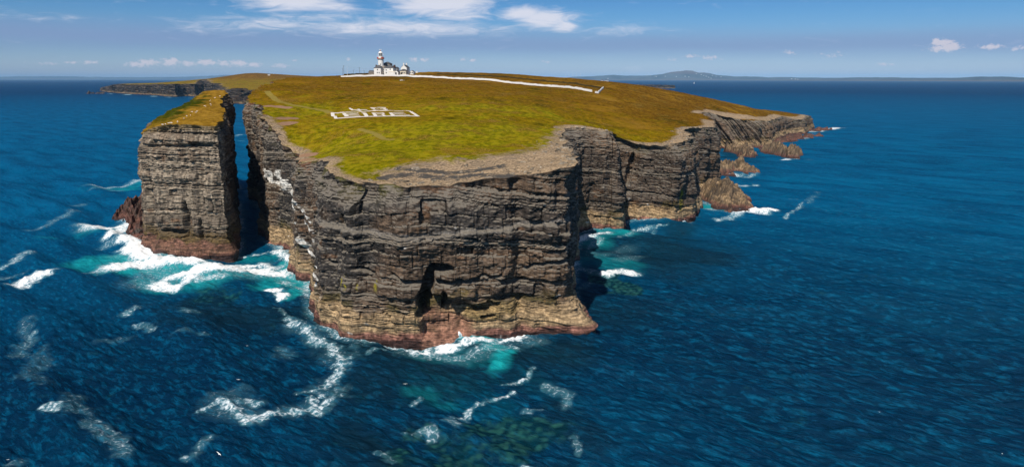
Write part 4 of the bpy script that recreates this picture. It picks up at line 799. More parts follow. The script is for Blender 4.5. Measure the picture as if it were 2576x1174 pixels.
def b_tube(bm, pts, r, n=6):
    rings = []
    for i, p in enumerate(pts):
        p = Vector(p); t = (Vector(pts[min(i + 1, len(pts) - 1)]) - Vector(pts[max(i - 1, 0)])).normalized(); u = t.orthogonal().normalized(); w = t.cross(u)
        rings.append([bm.verts.new(p + (u * math.cos(a) + w * math.sin(a)) * r) for a in np.linspace(0, 2 * math.pi, n + 1)[:-1]])
    for a, b in zip(rings[:-1], rings[1:]):
        for i in range(n): bm.faces.new((a[i], a[(i + 1) % n], b[(i + 1) % n], b[i]))
    bm.faces.new(rings[0][::-1]); bm.faces.new(rings[-1])
def empty(name, loc, rz=0, label=None, cat=None, group=None):
    o = bpy.data.objects.new(name, None); COL.objects.link(o); o.location = loc; o.rotation_euler = (0, 0, rz); return tag(o, label, cat, group)
def part(name, mat, parent, fn):
    bm = bmesh.new(); fn(bm); return obj_bm(name, bm, mat, parent)
def gable_roof(bm, w, d, h, rh, ov=.3, along='y'):
    x, y = w / 2 + ov, d / 2 + ov; th = .18
    if along == 'y': top = [(-x, -y, h - .1), (0, -y, h + rh), (x, -y, h - .1), (-x, y, h - .1), (0, y, h + rh), (x, y, h - .1)]
    else: top = [(-x, -y, h - .1), (-x, 0, h + rh), (-x, y, h - .1), (x, -y, h - .1), (x, 0, h + rh), (x, y, h - .1)]
    low = [(a, b, c - th) for a, b, c in top]
    b_poly(bm, top + low, [(0, 1, 4, 3), (1, 2, 5, 4), (6, 9, 10, 7), (7, 10, 11, 8), (0, 3, 9, 6), (2, 8, 11, 5), (0, 6, 7, 1), (1, 7, 8, 2), (3, 4, 10, 9), (4, 5, 11, 10)])
def hip_roof(bm, w, d, h, rh, ov=.35):
    x, y = w / 2 + ov, d / 2 + ov; r = min(x, y) * .85
    t = [(-max(x - r, .2), -max(y - r, 0) if y > x else 0, h + rh), (max(x - r, .2), (-max(y - r, 0) if y > x else 0), h + rh), (max(x - r, .2), max(y - r, .2) if y > x else .2, h + rh), (-max(x - r, .2), max(y - r, .2) if y > x else .2, h + rh)]
    b = [(-x, -y, h), (x, -y, h), (x, y, h), (-x, y, h)]
    b_poly(bm, b + t, [(0, 1, 5, 4), (1, 2, 6, 5), (2, 3, 7, 6), (3, 0, 4, 7), (4, 5, 6, 7), (3, 2, 1, 0)])
def gable_wall(bm, w, d, h, rh, along='y', base=-1.5):
    x, y = w / 2, d / 2
    if along == 'y': b_poly(bm, [(-x, -y, base), (x, -y, base), (x, -y, h), (0, -y, h + rh - .15), (-x, -y, h), (-x, y, base), (x, y, base), (x, y, h), (0, y, h + rh - .15), (-x, y, h)], [(0, 1, 2, 3, 4), (9, 8, 7, 6, 5), (0, 5, 6, 1), (1, 6, 7, 2), (4, 9, 5, 0), (2, 7, 8, 3), (3, 8, 9, 4)])
    else: b_poly(bm, [(-x, -y, base), (-x, y, base), (-x, y, h), (-x, 0, h + rh - .15), (-x, -y, h), (x, -y, base), (x, y, base), (x, y, h), (x, 0, h + rh - .15), (x, -y, h)], [(0, 4, 3, 2, 1), (5, 6, 7, 8, 9), (0, 1, 6, 5), (1, 2, 7, 6), (4, 0, 5, 9), (2, 3, 8, 7), (3, 4, 9, 8)])
def window(parent, x, z, y, w=.9, h=1.3, name='window', side=False):
    def fr(bm):
        for (a, b, c, d) in ((-w / 2 - .1, w / 2 + .1, -h / 2 - .1, -h / 2), (-w / 2 - .1, w / 2 + .1, h / 2, h / 2 + .1), (-w / 2 - .1, -w / 2, -h / 2, h / 2), (w / 2, w / 2 + .1, -h / 2, h / 2)):
            b_box(bm, x + a, x + b, y - .08, y + .02, z + c, z + d) if not side else b_box(bm, y - .02, y + .08, x + a, x + b, z + c, z + d)
    f = part(name, WOOD if name == 'door' else STEEL, parent, fr)
    part('pane', GLASSM, f, lambda bm: b_box(bm, x - w / 2, x + w / 2, y - .04, y + .02, z - h / 2, z + h / 2) if not side else b_box(bm, y - .02, y + .04, x - w / 2, x + w / 2, z - h / 2, z + h / 2))
    return f
def LZ(zx, zy, dist=720):                     # pixel of the lighthouse close-up -> point at that distance
    return np.array(aty((940 + zx * 300 / 2516) * 2576 / 2940, (130 + zy * 300 / 2516) * 2576 / 2940, dist))
RZ = math.radians(-12)
def site(zx, dist):
    p = LZ(zx, 700, dist); return (p[0], p[1], float(head_height(p[0], p[1])))

# ------------------------------------------------------------------ lighthouse station
t = site(1297, 722); LH = empty('lighthouse', t, 0, 'white lighthouse tower with a red and white gallery and domed lantern', 'lighthouse')
part('tower', WHITE, LH, lambda bm: b_lathe(bm, [(3.05, -1.5), (3.0, 0.6), (2.85, 1.0), (2.62, 13.4), (2.7, 13.5), (3.1, 13.9), (3.35, 14.0)], 40))
gal = part('gallery', RUST, LH, lambda bm: b_lathe(bm, [(3.35, 14.0), (3.5, 14.05), (3.5, 14.45), (3.35, 14.5)], 40))
def wedge(bm, a0, a1, r0=3.30, r1=3.42, z0=14.5, z1=15.55):
    A = np.linspace(a0, a1, 10); v = [bm.verts.new((r * math.cos(a), r * math.sin(a), z)) for a in A for r, z in ((r0, z0), (r1, z0), (r1, z1), (r0, z1))]
    for i in range(9):
        for j in range(4): bm.faces.new((v[4 * i + j], v[4 * i + (j + 1) % 4], v[4 * i + 4 + (j + 1) % 4], v[4 * i + 4 + j]))
    bm.faces.new(v[:4]); bm.faces.new(v[-4:])
q = math.pi / 4
for i in range(8): part('parapet_panel', RED if i % 2 == 0 else WHITE, gal, lambda bm, i=i: wedge(bm, i * q + .30, (i + 1) * q + .28))
lan = part('lantern', WHITE, LH, lambda bm: b_lathe(bm, [(2.3, 14.5), (2.3, 16.2), (1.95, 16.25), (1.95, 16.5)], 32))
part('glazing', GLASSM, lan, lambda bm: b_lathe(bm, [(1.62, 16.5), (1.62, 19.3)], 24))
part('lamp_lens', RUST, lan, lambda bm: b_lathe(bm, [(.3, 16.5), (1.66, 16.9), (.4, 17.2)], 16))
def bars(bm):
    for a in np.linspace(0, 2 * math.pi, 13)[:-1]: b_tube(bm, [(1.72 * math.cos(a), 1.72 * math.sin(a), 16.45), (1.72 * math.cos(a), 1.72 * math.sin(a), 19.35)], .07, 4)
    for z in (17.4, 18.4): b_tube(bm, [(1.72 * math.cos(a), 1.72 * math.sin(a), z) for a in np.linspace(0, 2 * math.pi, 25)], .05, 4)
part('glazing_bar', STEEL, lan, bars)
part('dome', WHITE, LH, lambda bm: b_lathe(bm, [(2.05, 19.25), (2.1, 19.4), (1.9, 20.0), (1.45, 20.6), (.8, 21.0), (.35, 21.1)], 32))
part('vent_ball', RUST, LH, lambda bm: b_lathe(bm, [(.3, 21.0), (.42, 21.3), (.42, 21.6), (.2, 21.9), (.12, 22.2)], 16))
def mast(bm):
    b_tube(bm, [(0, 0, 22.0), (0, 0, 22.5)], .1); b_tube(bm, [(-.9, 0, 22.5), (.9, 0, 22.5)], .08)
    for s in (-.85, .85): b_lathe(bm, [(.16, 22.3), (.34, 22.5), (.34, 22.9), (.16, 23.1)], 10, s, 0)
part('signal_mast', STEEL, LH, mast)
def hoops(bm):
    for a in np.linspace(0, 2 * math.pi, 9)[:-1] + .2:
        b_tube(bm, [(r * math.cos(a), r * math.sin(a), z) for r, z in ((3.3, 15.5), (3.4, 16.4), (3.25, 17.4), (2.85, 18.3), (2.2, 19.1), (2.0, 19.35))], .06, 4)
    b_tube(bm, [(3.4 * math.cos(a), 3.4 * math.sin(a), 16.4) for a in np.linspace(0, 2 * math.pi, 33)], .05, 4)
part('guard_rail', STEEL, LH, hoops)
for z in (4, 8.5): part('window', GLASSM, LH, lambda bm, z=z: b_box(bm, -.3, .3, -2.95, -2.4, z, z + .9))

def house(name, label, zx, dist, w, d, h, rh, roof, wall_mat, roof_mat, cat='house', rz=RZ, along='y', wins=(), swins=(), chim=(), door=None, chim_mat=None):
    p = site(zx, dist); o = empty(name, p, rz, label, cat)
    if roof == 'hip': part('wall', wall_mat, o, lambda bm: b_box(bm, -w / 2, w / 2, -d / 2, d / 2, -1.5, h - .03)); r = part('roof', roof_mat, o, lambda bm: hip_roof(bm, w, d, h, rh))
    else: part('wall', wall_mat, o, lambda bm: gable_wall(bm, w, d, h, rh, along)); r = part('roof', roof_mat, o, lambda bm: gable_roof(bm, w, d, h, rh, .12, along))
    for (x, z) in wins: window(o, x, z, -d / 2)
    for (y, z) in swins: window(o, y, z, w / 2, side=True)
    for (x, y, z, ch) in chim:
        c = part('chimney', chim_mat or BRICK, r, lambda bm: b_box(bm, x - .55, x + .55, y - .4, y + .4, z - 1.2, z + ch)); part('chimney_pot', RUST, c, lambda bm: b_lathe(bm, [(.2, z + ch), (.16, z + ch + .35)], 8, x, y))
    if door: window(o, door[0], 1.05, -d / 2, 1.1, 2.0, 'door')
    return o
house('keepers_house', 'two storey white house with grey hipped roof at the left foot of the lighthouse', 1245, 715, 6.9, 8, 6.2, 2.7, 'hip', WHITE, SLATE, wins=((0.2, 4.6), (-.1, 1.8), (1.7, 1.8)), chim=((-2.6, 0, 8.2, .9),))
house('link_block', 'low recessed white block with a rusty roof between the two hip roofed houses', 1372, 719, 4.2, 7, 5.4, 2.6, 'hip', WHITE, STONE, cat='building', wins=((1.2, 3.9), (.4, 2.2)))
house('keepers_house', 'wider white house with grey hipped roof and two dark chimneys right of the lighthouse', 1520, 715, 8.9, 9, 6.0, 2.8, 'hip', WHITE, SLATE, wins=((-2.5, 4.2), (1.6, 4.7), (-2.5, 1.6)), swins=((-2, 3.8), (1.5, 3.8)), chim=((4.0, -.5, 7.4, 1.3), (4.0, 1.8, 7.4, 1.3)))
house('engine_house', 'grey stone upper block with dark roof standing just behind the tower', 1456, 732, 7.2, 7, 9.4, 1.8, 'hip', STONE, SLATE, cat='building', wins=((-1.6, 8.0), (1.2, 8.0)))
house('side_wing', 'narrow white wing under two dark chimneys beside the wide hip roofed house', 1668, 724, 3.2, 7, 4.6, 1.6, 'hip', WHITE, SLATE, cat='building', wins=((.3, 2.9),))
house('ruined_shed', 'low grey stone shed with dark roof left of the station', 1085, 722, 5.6, 6, 2.6, 1.5, 'gable', STONE, SLATE, cat='shed', along='x')
house('low_outbuilding', 'long low white flat fronted outbuilding before the wide hip roofed house', 1565, 708, 6.4, 4, 2.7, .5, 'gable', WHITE, CREAM, cat='outbuilding', along='x')
house('gable_shed', 'small white gabled shed with dark roof and dark open door', 1690, 709, 3.6, 6.5, 2.6, 1.5, 'gable', WHITE, SLATE, cat='shed', door=(-.3,), swins=((-1, 1.4),))
house('bay_cottage', 'single storey cream cottage with dark hipped roof before the tall gabled house', 1842, 713, 6.3, 5.5, 3.5, 1.6, 'hip', CREAM, SLATE, cat='cottage', wins=((.2, 1.6), (1.9, 1.6)), swins=((-.8, 1.7), (1.2, 1.7)), door=(-1.2,))
house('tall_house', 'tall white gabled house with two white chimneys topped by red pots', 1880, 722, 5.9, 8.5, 6.2, 2.6, 'gable', WHITE, SLATE, swins=((-1.6, 4.6), (-1.6, 2.6), (1.6, 4.6), (1.6, .9)), chim=((0, -3.9, 8.4, 1.9), (0, 3.9, 8.4, 1.9)), chim_mat=WHITE)
house('small_cottage', 'tiny white cottage with dark windows right of the tall gabled house', 2050, 724, 3.4, 5, 2.6, 1.1, 'gable', WHITE, SLATE, cat='cottage', wins=((-.8, 1.5), (.8, 1.5)))
house('water_tank', 'little white tank hut on the skyline at the right end of the station', 2158, 760, 1.6, 1.6, 1.4, .5, 'gable', WHITE, STEEL, cat='hut')

def pole(name, label, zx, ztop, dist, r, mat, arm=None, cat='pole', group=None):
    p = site(zx, dist); h = LZ(zx, ztop, dist)[2] - p[2]; o = empty(name, p, 0, label, cat, group)
    part('mast', mat, o, lambda bm: b_tube(bm, [(0, 0, -.6), (0, 0, h)], r, 6))
    if arm: part('crossarm', mat, o, lambda bm: b_box(bm, -arm, arm, -.07, .07, h - .25, h - .1))
    return (p[0], p[1], p[2] + h - .2)
PW = 'utility poles left of the lighthouse'
pa = pole('utility_pole', 'tallest wooden utility pole with crossbar at the left end of the station', 398, 495, 735, .14, WOOD, .7, group=PW)
pb = pole('utility_pole', 'shorter utility pole just left of the tallest one', 371, 550, 745, .12, WOOD, .5, group=PW)
pc = pole('utility_pole', 'lone utility pole midway between the flagpole and the grey stone shed', 775, 530, 735, .13, WOOD, .25, group=PW)
pd = pole('utility_pole', 'faint short utility pole between the flagpole and the lone midway pole', 628, 590, 790, .13, WOOD, .3, group=PW)
pe = pole('utility_pole', 'faint thin pole right of the lone midway pole', 843, 575, 800, .07, STEEL, group=PW)
pf = pole('utility_pole', 'short dark pole nearest the grey stone shed', 888, 610, 760, .13, WOOD, .2, group=PW)
p = site(480, 702); FP = empty('flagpole', p, 0, 'white flagpole with a thick lower half rising behind the boundary wall', 'flagpole')
part('mast', WHITE, FP, lambda bm: b_tube(bm, [(0, 0, -.6), (0, 0, 5.0)], .16, 8)); part('topmast', STEEL, FP, lambda bm: b_tube(bm, [(0, 0, 5.0), (0, 0, 9.2)], .06, 6))
p = LZ(1672, 470, 724); AN = pole('radio_mast', 'thin pale radio mast above the white wing', 1675, 430, 730, .05, STEEL, cat='mast')
def wire(label, a, b, sag):
    a, b = np.array(a), np.array(b); pts = [tuple(a * (1 - t) + b * t - np.array((0, 0, 4 * sag * t * (1 - t)))) for t in np.linspace(0, 1, 14)]
    bm = bmesh.new(); b_tube(bm, pts, .035, 4); tag(obj_bm('power_line', bm, WOOD), label, 'cable', 'power lines at the station')
roofp = LZ(1180, 560, 718)
wire('thin wire sagging from the tallest pole to the lone midway pole', pa, pc, .8); wire('thin wire sagging from the lone midway pole to the house roof', pc, roofp, 1.2); wire('thin wire sagging between the faint short pole and the short dark pole', pd, pf, .6)

# ------------------------------------------------------------------ walls
def wall_run(name, label, pts, h, th, mat, step=1.5, cat='wall', pit=True, rag=.08):
    P = []; 
    for a, b in zip(pts[:-1], pts[1:]):
        a, b = np.array(a), np.array(b); m = max(2, int(np.hypot(*(b - a)) / step)); P += [a + (b - a) * i / m for i in range(m)]
    P.append(np.array(pts[-1])); P = np.array(P)
    T_ = np.gradient(P, axis=0); T_ /= np.linalg.norm(T_, axis=1)[:, None]; Nn = np.stack([-T_[:, 1], T_[:, 0]], 1)
    zg = head_height(P[:, 0], P[:, 1]); jit = rag * fbm(P[:, 0] / 2, P[:, 1] / 2, 0, 600, 2)
    prof = [(-th / 2 * 1.15, -1.2), (-th / 2, h - .12), (-th / 2 - .05, h - .1), (0, h + .1), (th / 2 + .05, h - .1), (th / 2, h - .12), (th / 2 * 1.15, -1.2)]
    V = np.array([[(P[i, 0] + Nn[i, 0] * o_, P[i, 1] + Nn[i, 1] * o_, zg[i] + z_ + (jit[i] if z_ > 0 else 0)) for i in range(len(P))] for o_, z_ in prof])
    q = grid_quads(len(prof), len(P)); me = mesh_from(name, V.reshape(-1, 3), quads=q, smooth_shade=False)
    bm = bmesh.new(); bm.from_mesh(me); bmesh.ops.holes_fill(bm, edges=[e for e in bm.edges if e.is_boundary]); bmesh.ops.recalc_face_normals(bm, faces=bm.faces); bm.to_mesh(me); bm.free()
    return tag(link(name, me, mat), label, cat)
wall_run('boundary_wall', 'long whitewashed boundary wall running from below the lighthouse down to the right', [aty(*p)[:2] for p in ((857.5, 193, 688), (930, 191.5, 690), (1000, 191.5, 690), (1041, 193.3, 688), (1121, 196.3, 680), (1184, 199.3, 668), (1253, 204, 650), (1287, 208.8, 638), (1400, 219.5, 598), (1489, 231.3, 560))], 1.45, .6, WHITE)
wall_run('boundary_wall', 'short detached L shaped whitewashed wall beyond the right end of the long wall', [aty(*p)[:2] for p in ((1497, 233.5, 556), (1505, 232.8, 557), (1517.6, 223.8, 606))], 1.3, .6, WHITE)
wall_run('field_bank', 'dark turf bank crossing the brown slope above the white wall', [aty(*p)[:2] for p in ((1100, 190, 730), (1250, 197, 710), (1385, 211, 660), (1450, 217, 640), (1513, 223, 612))], 1.0, 1.8, DARKTURF, cat='bank', rag=.3)
wall_run('field_bank', 'dark turf bank on the skyline behind the utility poles', [aty(*p)[:2] for p in ((865, 189.5, 740), (905, 188, 742), (940, 188, 740))], 1.2, 1.8, DARKTURF, cat='bank', rag=.2)

# ------------------------------------------------------------------ stone sign in the grass
def SP(x, y): return ground((900 + x * 360 / 2576) * 2576 / 2940, (290 + y * 70 / 501) * 2576 / 2940)[:2]
c0 = ground(940, 290); SIGN = empty('stone_sign', tuple(c0), 0, 'whitewashed stone sign reading EIRE and 45 laid flat in the grass', 'ground sign')
def slab(name, quads, parent, mat=CHALK, h=.07, grow=0.0):
    vs, fs = [], []
    for Q in quads:
        Pq = np.array([SP(*p) for p in Q]); cen = Pq.mean(0)
        if grow: Pq = Pq + (Pq - cen) / (np.linalg.norm(Pq - cen, axis=1)[:, None] + 1e-6) * grow
        n = max(2, int(max(np.linalg.norm(Pq[1] - Pq[0]), np.linalg.norm(Pq[2] - Pq[3])) / 1.0)); m_ = max(2, int(max(np.linalg.norm(Pq[3] - Pq[0]), np.linalg.norm(Pq[2] - Pq[1])) / 1.0))
        base = len(vs)
        for lvl in (0, 1):
            for j in range(m_ + 1):
                for i in range(n + 1):
                    u, v = i / n, j / m_; p_ = (Pq[0] * (1 - u) + Pq[1] * u) * (1 - v) + (Pq[3] * (1 - u) + Pq[2] * u) * v
                    p_ = p_ + (.10 * fbm(p_[0] * 1.3, p_[1] * 1.3, 0, 700, 2), .10 * fbm(p_[0] * 1.3 + 50, p_[1] * 1.3, 0, 701, 2))
                    vs.append((p_[0], p_[1], float(head_height(p_[0], p_[1])) + (h + .02 * float(vnoise(p_[0] * 2, p_[1] * 2, 0, 702)) if lvl else -.5)))
        k = (n + 1) * (m_ + 1); g = grid_quads(m_ + 1, n + 1)
        fs += [tuple(base + k + f) for f in g]
        ring = list(range(n + 1)) + [j * (n + 1) + n for j in range(1, m_ + 1)] + [m_ * (n + 1) + i for i in range(n - 1, -1, -1)] + [j * (n + 1) for j in range(m_ - 1, 0, -1)]
        for a, b in zip(ring, ring[1:] + ring[:1]): fs.append((base + a, base + b, base + k + b, base + k + a))
    vs = np.array(vs) - np.array(c0); bm = bmesh.new(); b_poly(bm, [tuple(v) for v in vs], fs); return obj_bm(name, bm, mat, parent)
BORDER = [[(350, 240), (1990, 210), (2004, 219), (375, 249)], [(352, 252), (425, 250), (492, 352), (432, 368)], [(1965, 222), (2020, 220), (2185, 318), (2105, 312)], [(445, 356), (2120, 309), (2185, 320), (440, 370)]]
E1 = [[(590, 257), (665, 256), (725, 324), (640, 327)], [(672, 252), (920, 248), (926, 255), (680, 260)], [(702, 282), (935, 278), (941, 285), (708, 290)], [(718, 316), (960, 311), (968, 319), (724, 324)]]
LI = [[(985, 247), (1050, 245), (1130, 314), (1052, 316)]]
LR = [[(1190, 245), (1250, 244), (1315, 310), (1243, 312)], [(1260, 246), (1430, 243), (1436, 250), (1266, 254)], [(1405, 250), (1448, 249), (1465, 267), (1422, 270)], [(1292, 272), (1450, 268), (1456, 275), (1298, 280)], [(1392, 282), (1432, 279), (1490, 306), (1442, 309)]]
E2 = [[(1548, 243), (1610, 242), (1678, 303), (1602, 305)], [(1622, 240), (1850, 236), (1856, 243), (1628, 247)], [(1652, 266), (1885, 261), (1891, 268), (1658, 274)], [(1678, 296), (1975, 288), (1981, 296), (1684, 303)]]
N4 = [[(725, 150), (765, 148), (830, 192), (780, 198)], [(778, 190), (1095, 182), (1104, 190), (784, 199)], [(900, 170), (940, 168), (992, 206), (940, 209)]]
N5 = [[(1168, 141), (1480, 140), (1487, 148), (1174, 150)], [(1168, 141), (1220, 141), (1262, 168), (1215, 170)], [(1232, 161), (1470, 158), (1476, 166), (1238, 170)], [(1428, 158), (1478, 156), (1528, 187), (1478, 190)], [(1215, 189), (1490, 184), (1500, 193), (1222, 198)]]
slab('soil_bed', BORDER + E1 + LI + LR + E2 + N4 + N5, SIGN, SOIL, .045, .6)
slab('border', BORDER, SIGN)
for nm, Q in (('letter', E1), ('letter', LI), ('letter', LR), ('letter', E2), ('numeral', N4), ('numeral', N5)): slab(nm, Q, SIGN)

# ------------------------------------------------------------------ people, birds, boat, turbines, far houses
def person(label, loc, rz, jacket):
    me = bpy.data.meshes.new('person'); V = [(0, 0, .95), (0, 0, 1.2), (0, 0, 1.45), (0, .02, 1.56), (0, .03, 1.66), (.10, 0, .9), (.11, .06, .5), (.12, .0, .07), (.12, .13, .04), (-.10, 0, .9), (-.11, -.08, .5), (-.12, -.2, .08), (-.12, -.07, .04), (.2, 0, 1.42), (.26, -.03, 1.15), (.25, .08, .92), (-.2, 0, 1.42), (-.26, .03, 1.15), (-.25, .12, .92)]
    Ed = [(0, 1), (1, 2), (2, 3), (3, 4), (0, 5), (5, 6), (6, 7), (7, 8), (0, 9), (9, 10), (10, 11), (11, 12), (2, 13), (13, 14), (14, 15), (2, 16), (16, 17), (17, 18)]
    me.from_pydata(V, Ed, []); o = link('person', me, jacket); o.location = loc; o.rotation_euler = (0, 0, rz)
    md = o.modifiers.new('skin', 'SKIN'); R = [.15, .15, .16, .06, .11, .09, .065, .05, .04, .09, .065, .05, .04, .07, .05, .04, .07, .05, .04]
    for v, r in zip(me.skin_vertices[0].data, R): v.radius = (r, r)
    me.skin_vertices[0].data[0].use_root = True; o.modifiers.new('sub', 'SUBSURF').levels = 1
    return tag(o, label, 'person')
def sat(px, py, d): p = aty(px, py, d); return (p[0], p[1], float(head_height(p[0], p[1])))
person('tiny person in dark clothing walking near the left end of the white wall', sat(849, 194, 686), .4, SKIN)
g = ground(979, 206); bm = bmesh.new(); b_box(bm, -.12, .12, -.12, .12, -.4, 1.7); b_box(bm, -.2, .2, -.18, .18, 1.7, 1.9); o = tag(obj_bm('marker_post', bm, WOOD), 'small brown marker post on the slope below the lighthouse', 'post'); o.location = tuple(g)
for i, (px, lab) in enumerate(((1007.5, 'white boulder at the left of four lying on the slope below the houses'), (1010.5, 'larger white boulder second in the line on the slope'), (1013, 'white boulder third in the line on the slope'), (1017, 'smaller grey boulder at the right end of the line on the slope'))):
    g = ground(px, 203.2); bm = bmesh.new(); bmesh.ops.create_icosphere(bm, subdivisions=2, radius=(.55, .75, .6, .45)[i])
    for v in bm.verts: v.co *= 1 + .25 * float(vnoise(v.co.x * 3 + i, v.co.y * 3, v.co.z * 3, 800)); v.co.z *= .7
    o = tag(obj_bm('boulder', bm, STONE if i == 3 else CHALK), lab, 'boulder', 'boulders on the slope below the houses'); o.location = (g[0], g[1], g[2] + .2)

def gull_mesh(wing):
    bm = bmesh.new()
    prof = [(-.30, .02, .01), (-.22, .05, .02), (-.08, .085, .02), (.06, .09, .03), (.16, .06, .05), (.21, .055, .07), (.25, .05, .075), (.29, .02, .065), (.33, .008, .06)]
    rings = [[bm.verts.new((r * math.cos(a), x, z + r * .9 * math.sin(a))) for a in np.linspace(0, 2 * math.pi, 9)[:-1]] for x, r, z in prof]
    for a, b in zip(rings[:-1], rings[1:]):
        for i in range(8): bm.faces.new((a[i], a[(i + 1) % 8], b[(i + 1) % 8], b[i]))
    bm.faces.new(rings[0]); bm.faces.new(rings[-1])
    if wing:
        for s in (-1, 1):
            st = [(0.03, .15, .0, .22, .03), (.32, .10, wing * .20, .20, .025), (.62, .02, wing * .30, .13, .018), (.88, -.10, wing * .28, .05, .01)]
            L = [[bm.verts.new((s * x, y, z + t)), bm.verts.new((s * x, y - c, z)), bm.verts.new((s * x, y, z - t))] for x, y, z, c, t in [(a[0], a[1], a[2] + .06, a[3], a[4]) for a in st]]
            for a, b in zip(L[:-1], L[1:]):
                for i in range(3): bm.faces.new((a[i], a[(i + 1) % 3], b[(i + 1) % 3], b[i]))
            bm.faces.new(L[-1]); bm.faces.new(L[0])
    else:
        for s in (-.035, .035): b_tube(bm, [(s, .0, -.05), (s, .01, -.24)], .012, 4)
        b_poly(bm, [(-.075, .05, .06), (-.06, -.34, .03), (0, -.36, .06), (.06, -.34, .03), (.075, .05, .06), (0, .05, .125)], [(0, 1, 2, 5), (5, 2, 3, 4), (0, 5, 4), (0, 4, 3, 2, 1)])
    bmesh.ops.recalc_face_normals(bm, faces=bm.faces); me = bpy.data.meshes.new('gull'); bm.to_mesh(me); bm.free(); me.materials.append(FEATHER); return me
FLY1, FLY2, SIT = gull_mesh(.9), gull_mesh(.25), gull_mesh(0)
def gull(me, loc, rz, tilt, size, label, group): o = bpy.data.objects.new('gull', me); COL.objects.link(o); o.location = loc; o.rotation_euler = (tilt * .5, tilt, rz); o.scale = (size,) * 3; return tag(o, label, 'gull', group)
FG = 'gulls in flight over the sea'
for px, py, z, me, rz, tl, sz, lab in ((599.5, 954, 12, FLY2, .4, .2, .38, 'white gull flying left of the long foam streak'), (1019.5, 965, 14, FLY2, .1, 0, .40, 'white gull flying over the dark green water in front of the headland'), (551, 1141, 16, FLY1, -.5, .4, .46, 'white gull with raised wings flying low near the bottom edge of the photo'), (526, 513, 16, FLY1, .3, .1, .7, 'left of two white gulls flying before the stack face'), (540, 513, 16, FLY1, -.4, .1, .7, 'right of two white gulls flying before the stack face'), (725.5, 594, 10, FLY2, 1.0, .2, .7, 'white gull flying in the mouth of the channel'),
                                  (2521, 1180 - 40, 6, FLY2, .9, .2, .30, 'small white gull skimming the far right foreground water'), (2521 - 309, 1035, 5, FLY2, 0.2, .4, .26, 'tiny white gull skimming the water in the right half'), (622, 869, 6, FLY2, .2, 0, .30, 'small white gull flying over dark water below the stack foam'), (20, 1155, 5, FLY2, .2, 0, .28, 'small white gull low over the water in the bottom left corner'), (2521 + 80, 232, 10, FLY1, 0, 0, 1, None)):
    if lab: gull(me, atz(px, py, z), rz, tl, sz, lab, FG)
rg = random.Random(3)
for px, py, d in ((440, 303, 318), (445, 300, 322), (452, 296, 326), (458, 293, 330), (462, 291, 333), (470, 286, 340), (477, 281, 347), (480, 279, 350), (487, 275, 355), (492, 272, 360), (499, 273, 352), (505, 263, 372), (512, 265, 365), (518, 260, 372), (524, 256, 380), (521, 249, 392), (525, 247, 396), (536, 244, 400), (549, 241, 404), (431, 307, 312), (427, 309, 309), (420, 312, 305), (413, 315, 300), (408, 318, 297), (403, 320, 294), (399, 323, 291)):
    if rg.random() < .15: continue
    p = ray(px + 4 + rg.uniform(0, 14) * rg.random(), py + 2.5 + rg.uniform(0, 5)); t_ = np.linspace(255, 440, 1500) / p[1]; dz = CAMH + p[2] * t_ - stack_height(p[0] * t_, p[1] * t_); k_ = np.nonzero(dz < 0)[0]; t_ = t_[k_[0] if len(k_) else int(np.argmin(dz))]; x, y = p[0] * t_, p[1] * t_
    gull(SIT, (x, y, float(stack_height(x, y)) + .36), rg.uniform(0, 6.28), 0, 1.5, 'white gull standing on the green seaward edge of the stack top', 'gulls resting on the stack')

b = atz(1746, 211); BO = empty('sailing_boat', (b[0], b[1], 0), .5, 'lone white sailing boat far out on the blue sea', 'sailing boat')
def hull(bm):
    st = [(-8, 1.2, 1.5), (-5, 2.0, 1.5), (0, 2.4, 1.5), (5, 1.7, 1.8), (9, .1, 2.2)]; v = [[bm.verts.new((x, -w, z)), bm.verts.new((x, -w * .5, -.8)), bm.verts.new((x, w * .5, -.8)), bm.verts.new((x, w, z))] for x, w, z in st]
    for a, c in zip(v[:-1], v[1:]):
        for i in range(4): bm.faces.new((a[i], a[(i + 1) % 4], c[(i + 1) % 4], c[i]))
    bm.faces.new(v[0]); bm.faces.new(v[-1])
def sail(x0, x1, top, z0): 
    def f(bm): b_poly(bm, [(x0, .0, z0), (x1, .9, z0 + .3), (x0 + (x1 - x0) * .05, 0, top), (x0, .12, z0), (x1, 1.02, z0 + .3), (x0 + (x1 - x0) * .05, .12, top)], [(0, 1, 2), (5, 4, 3), (0, 3, 4, 1), (1, 4, 5, 2), (2, 5, 3, 0)])
    return f
part('hull', WHITE, BO, hull); part('mast', STEEL, BO, lambda bm: b_tube(bm, [(1, 0, 1.4), (1, 0, 25)], .16)); part('mainsail', WHITE, BO, sail(.7, -7, 24, 3)); part('jib', WHITE, BO, sail(1.4, 8.5, 20, 2.6))

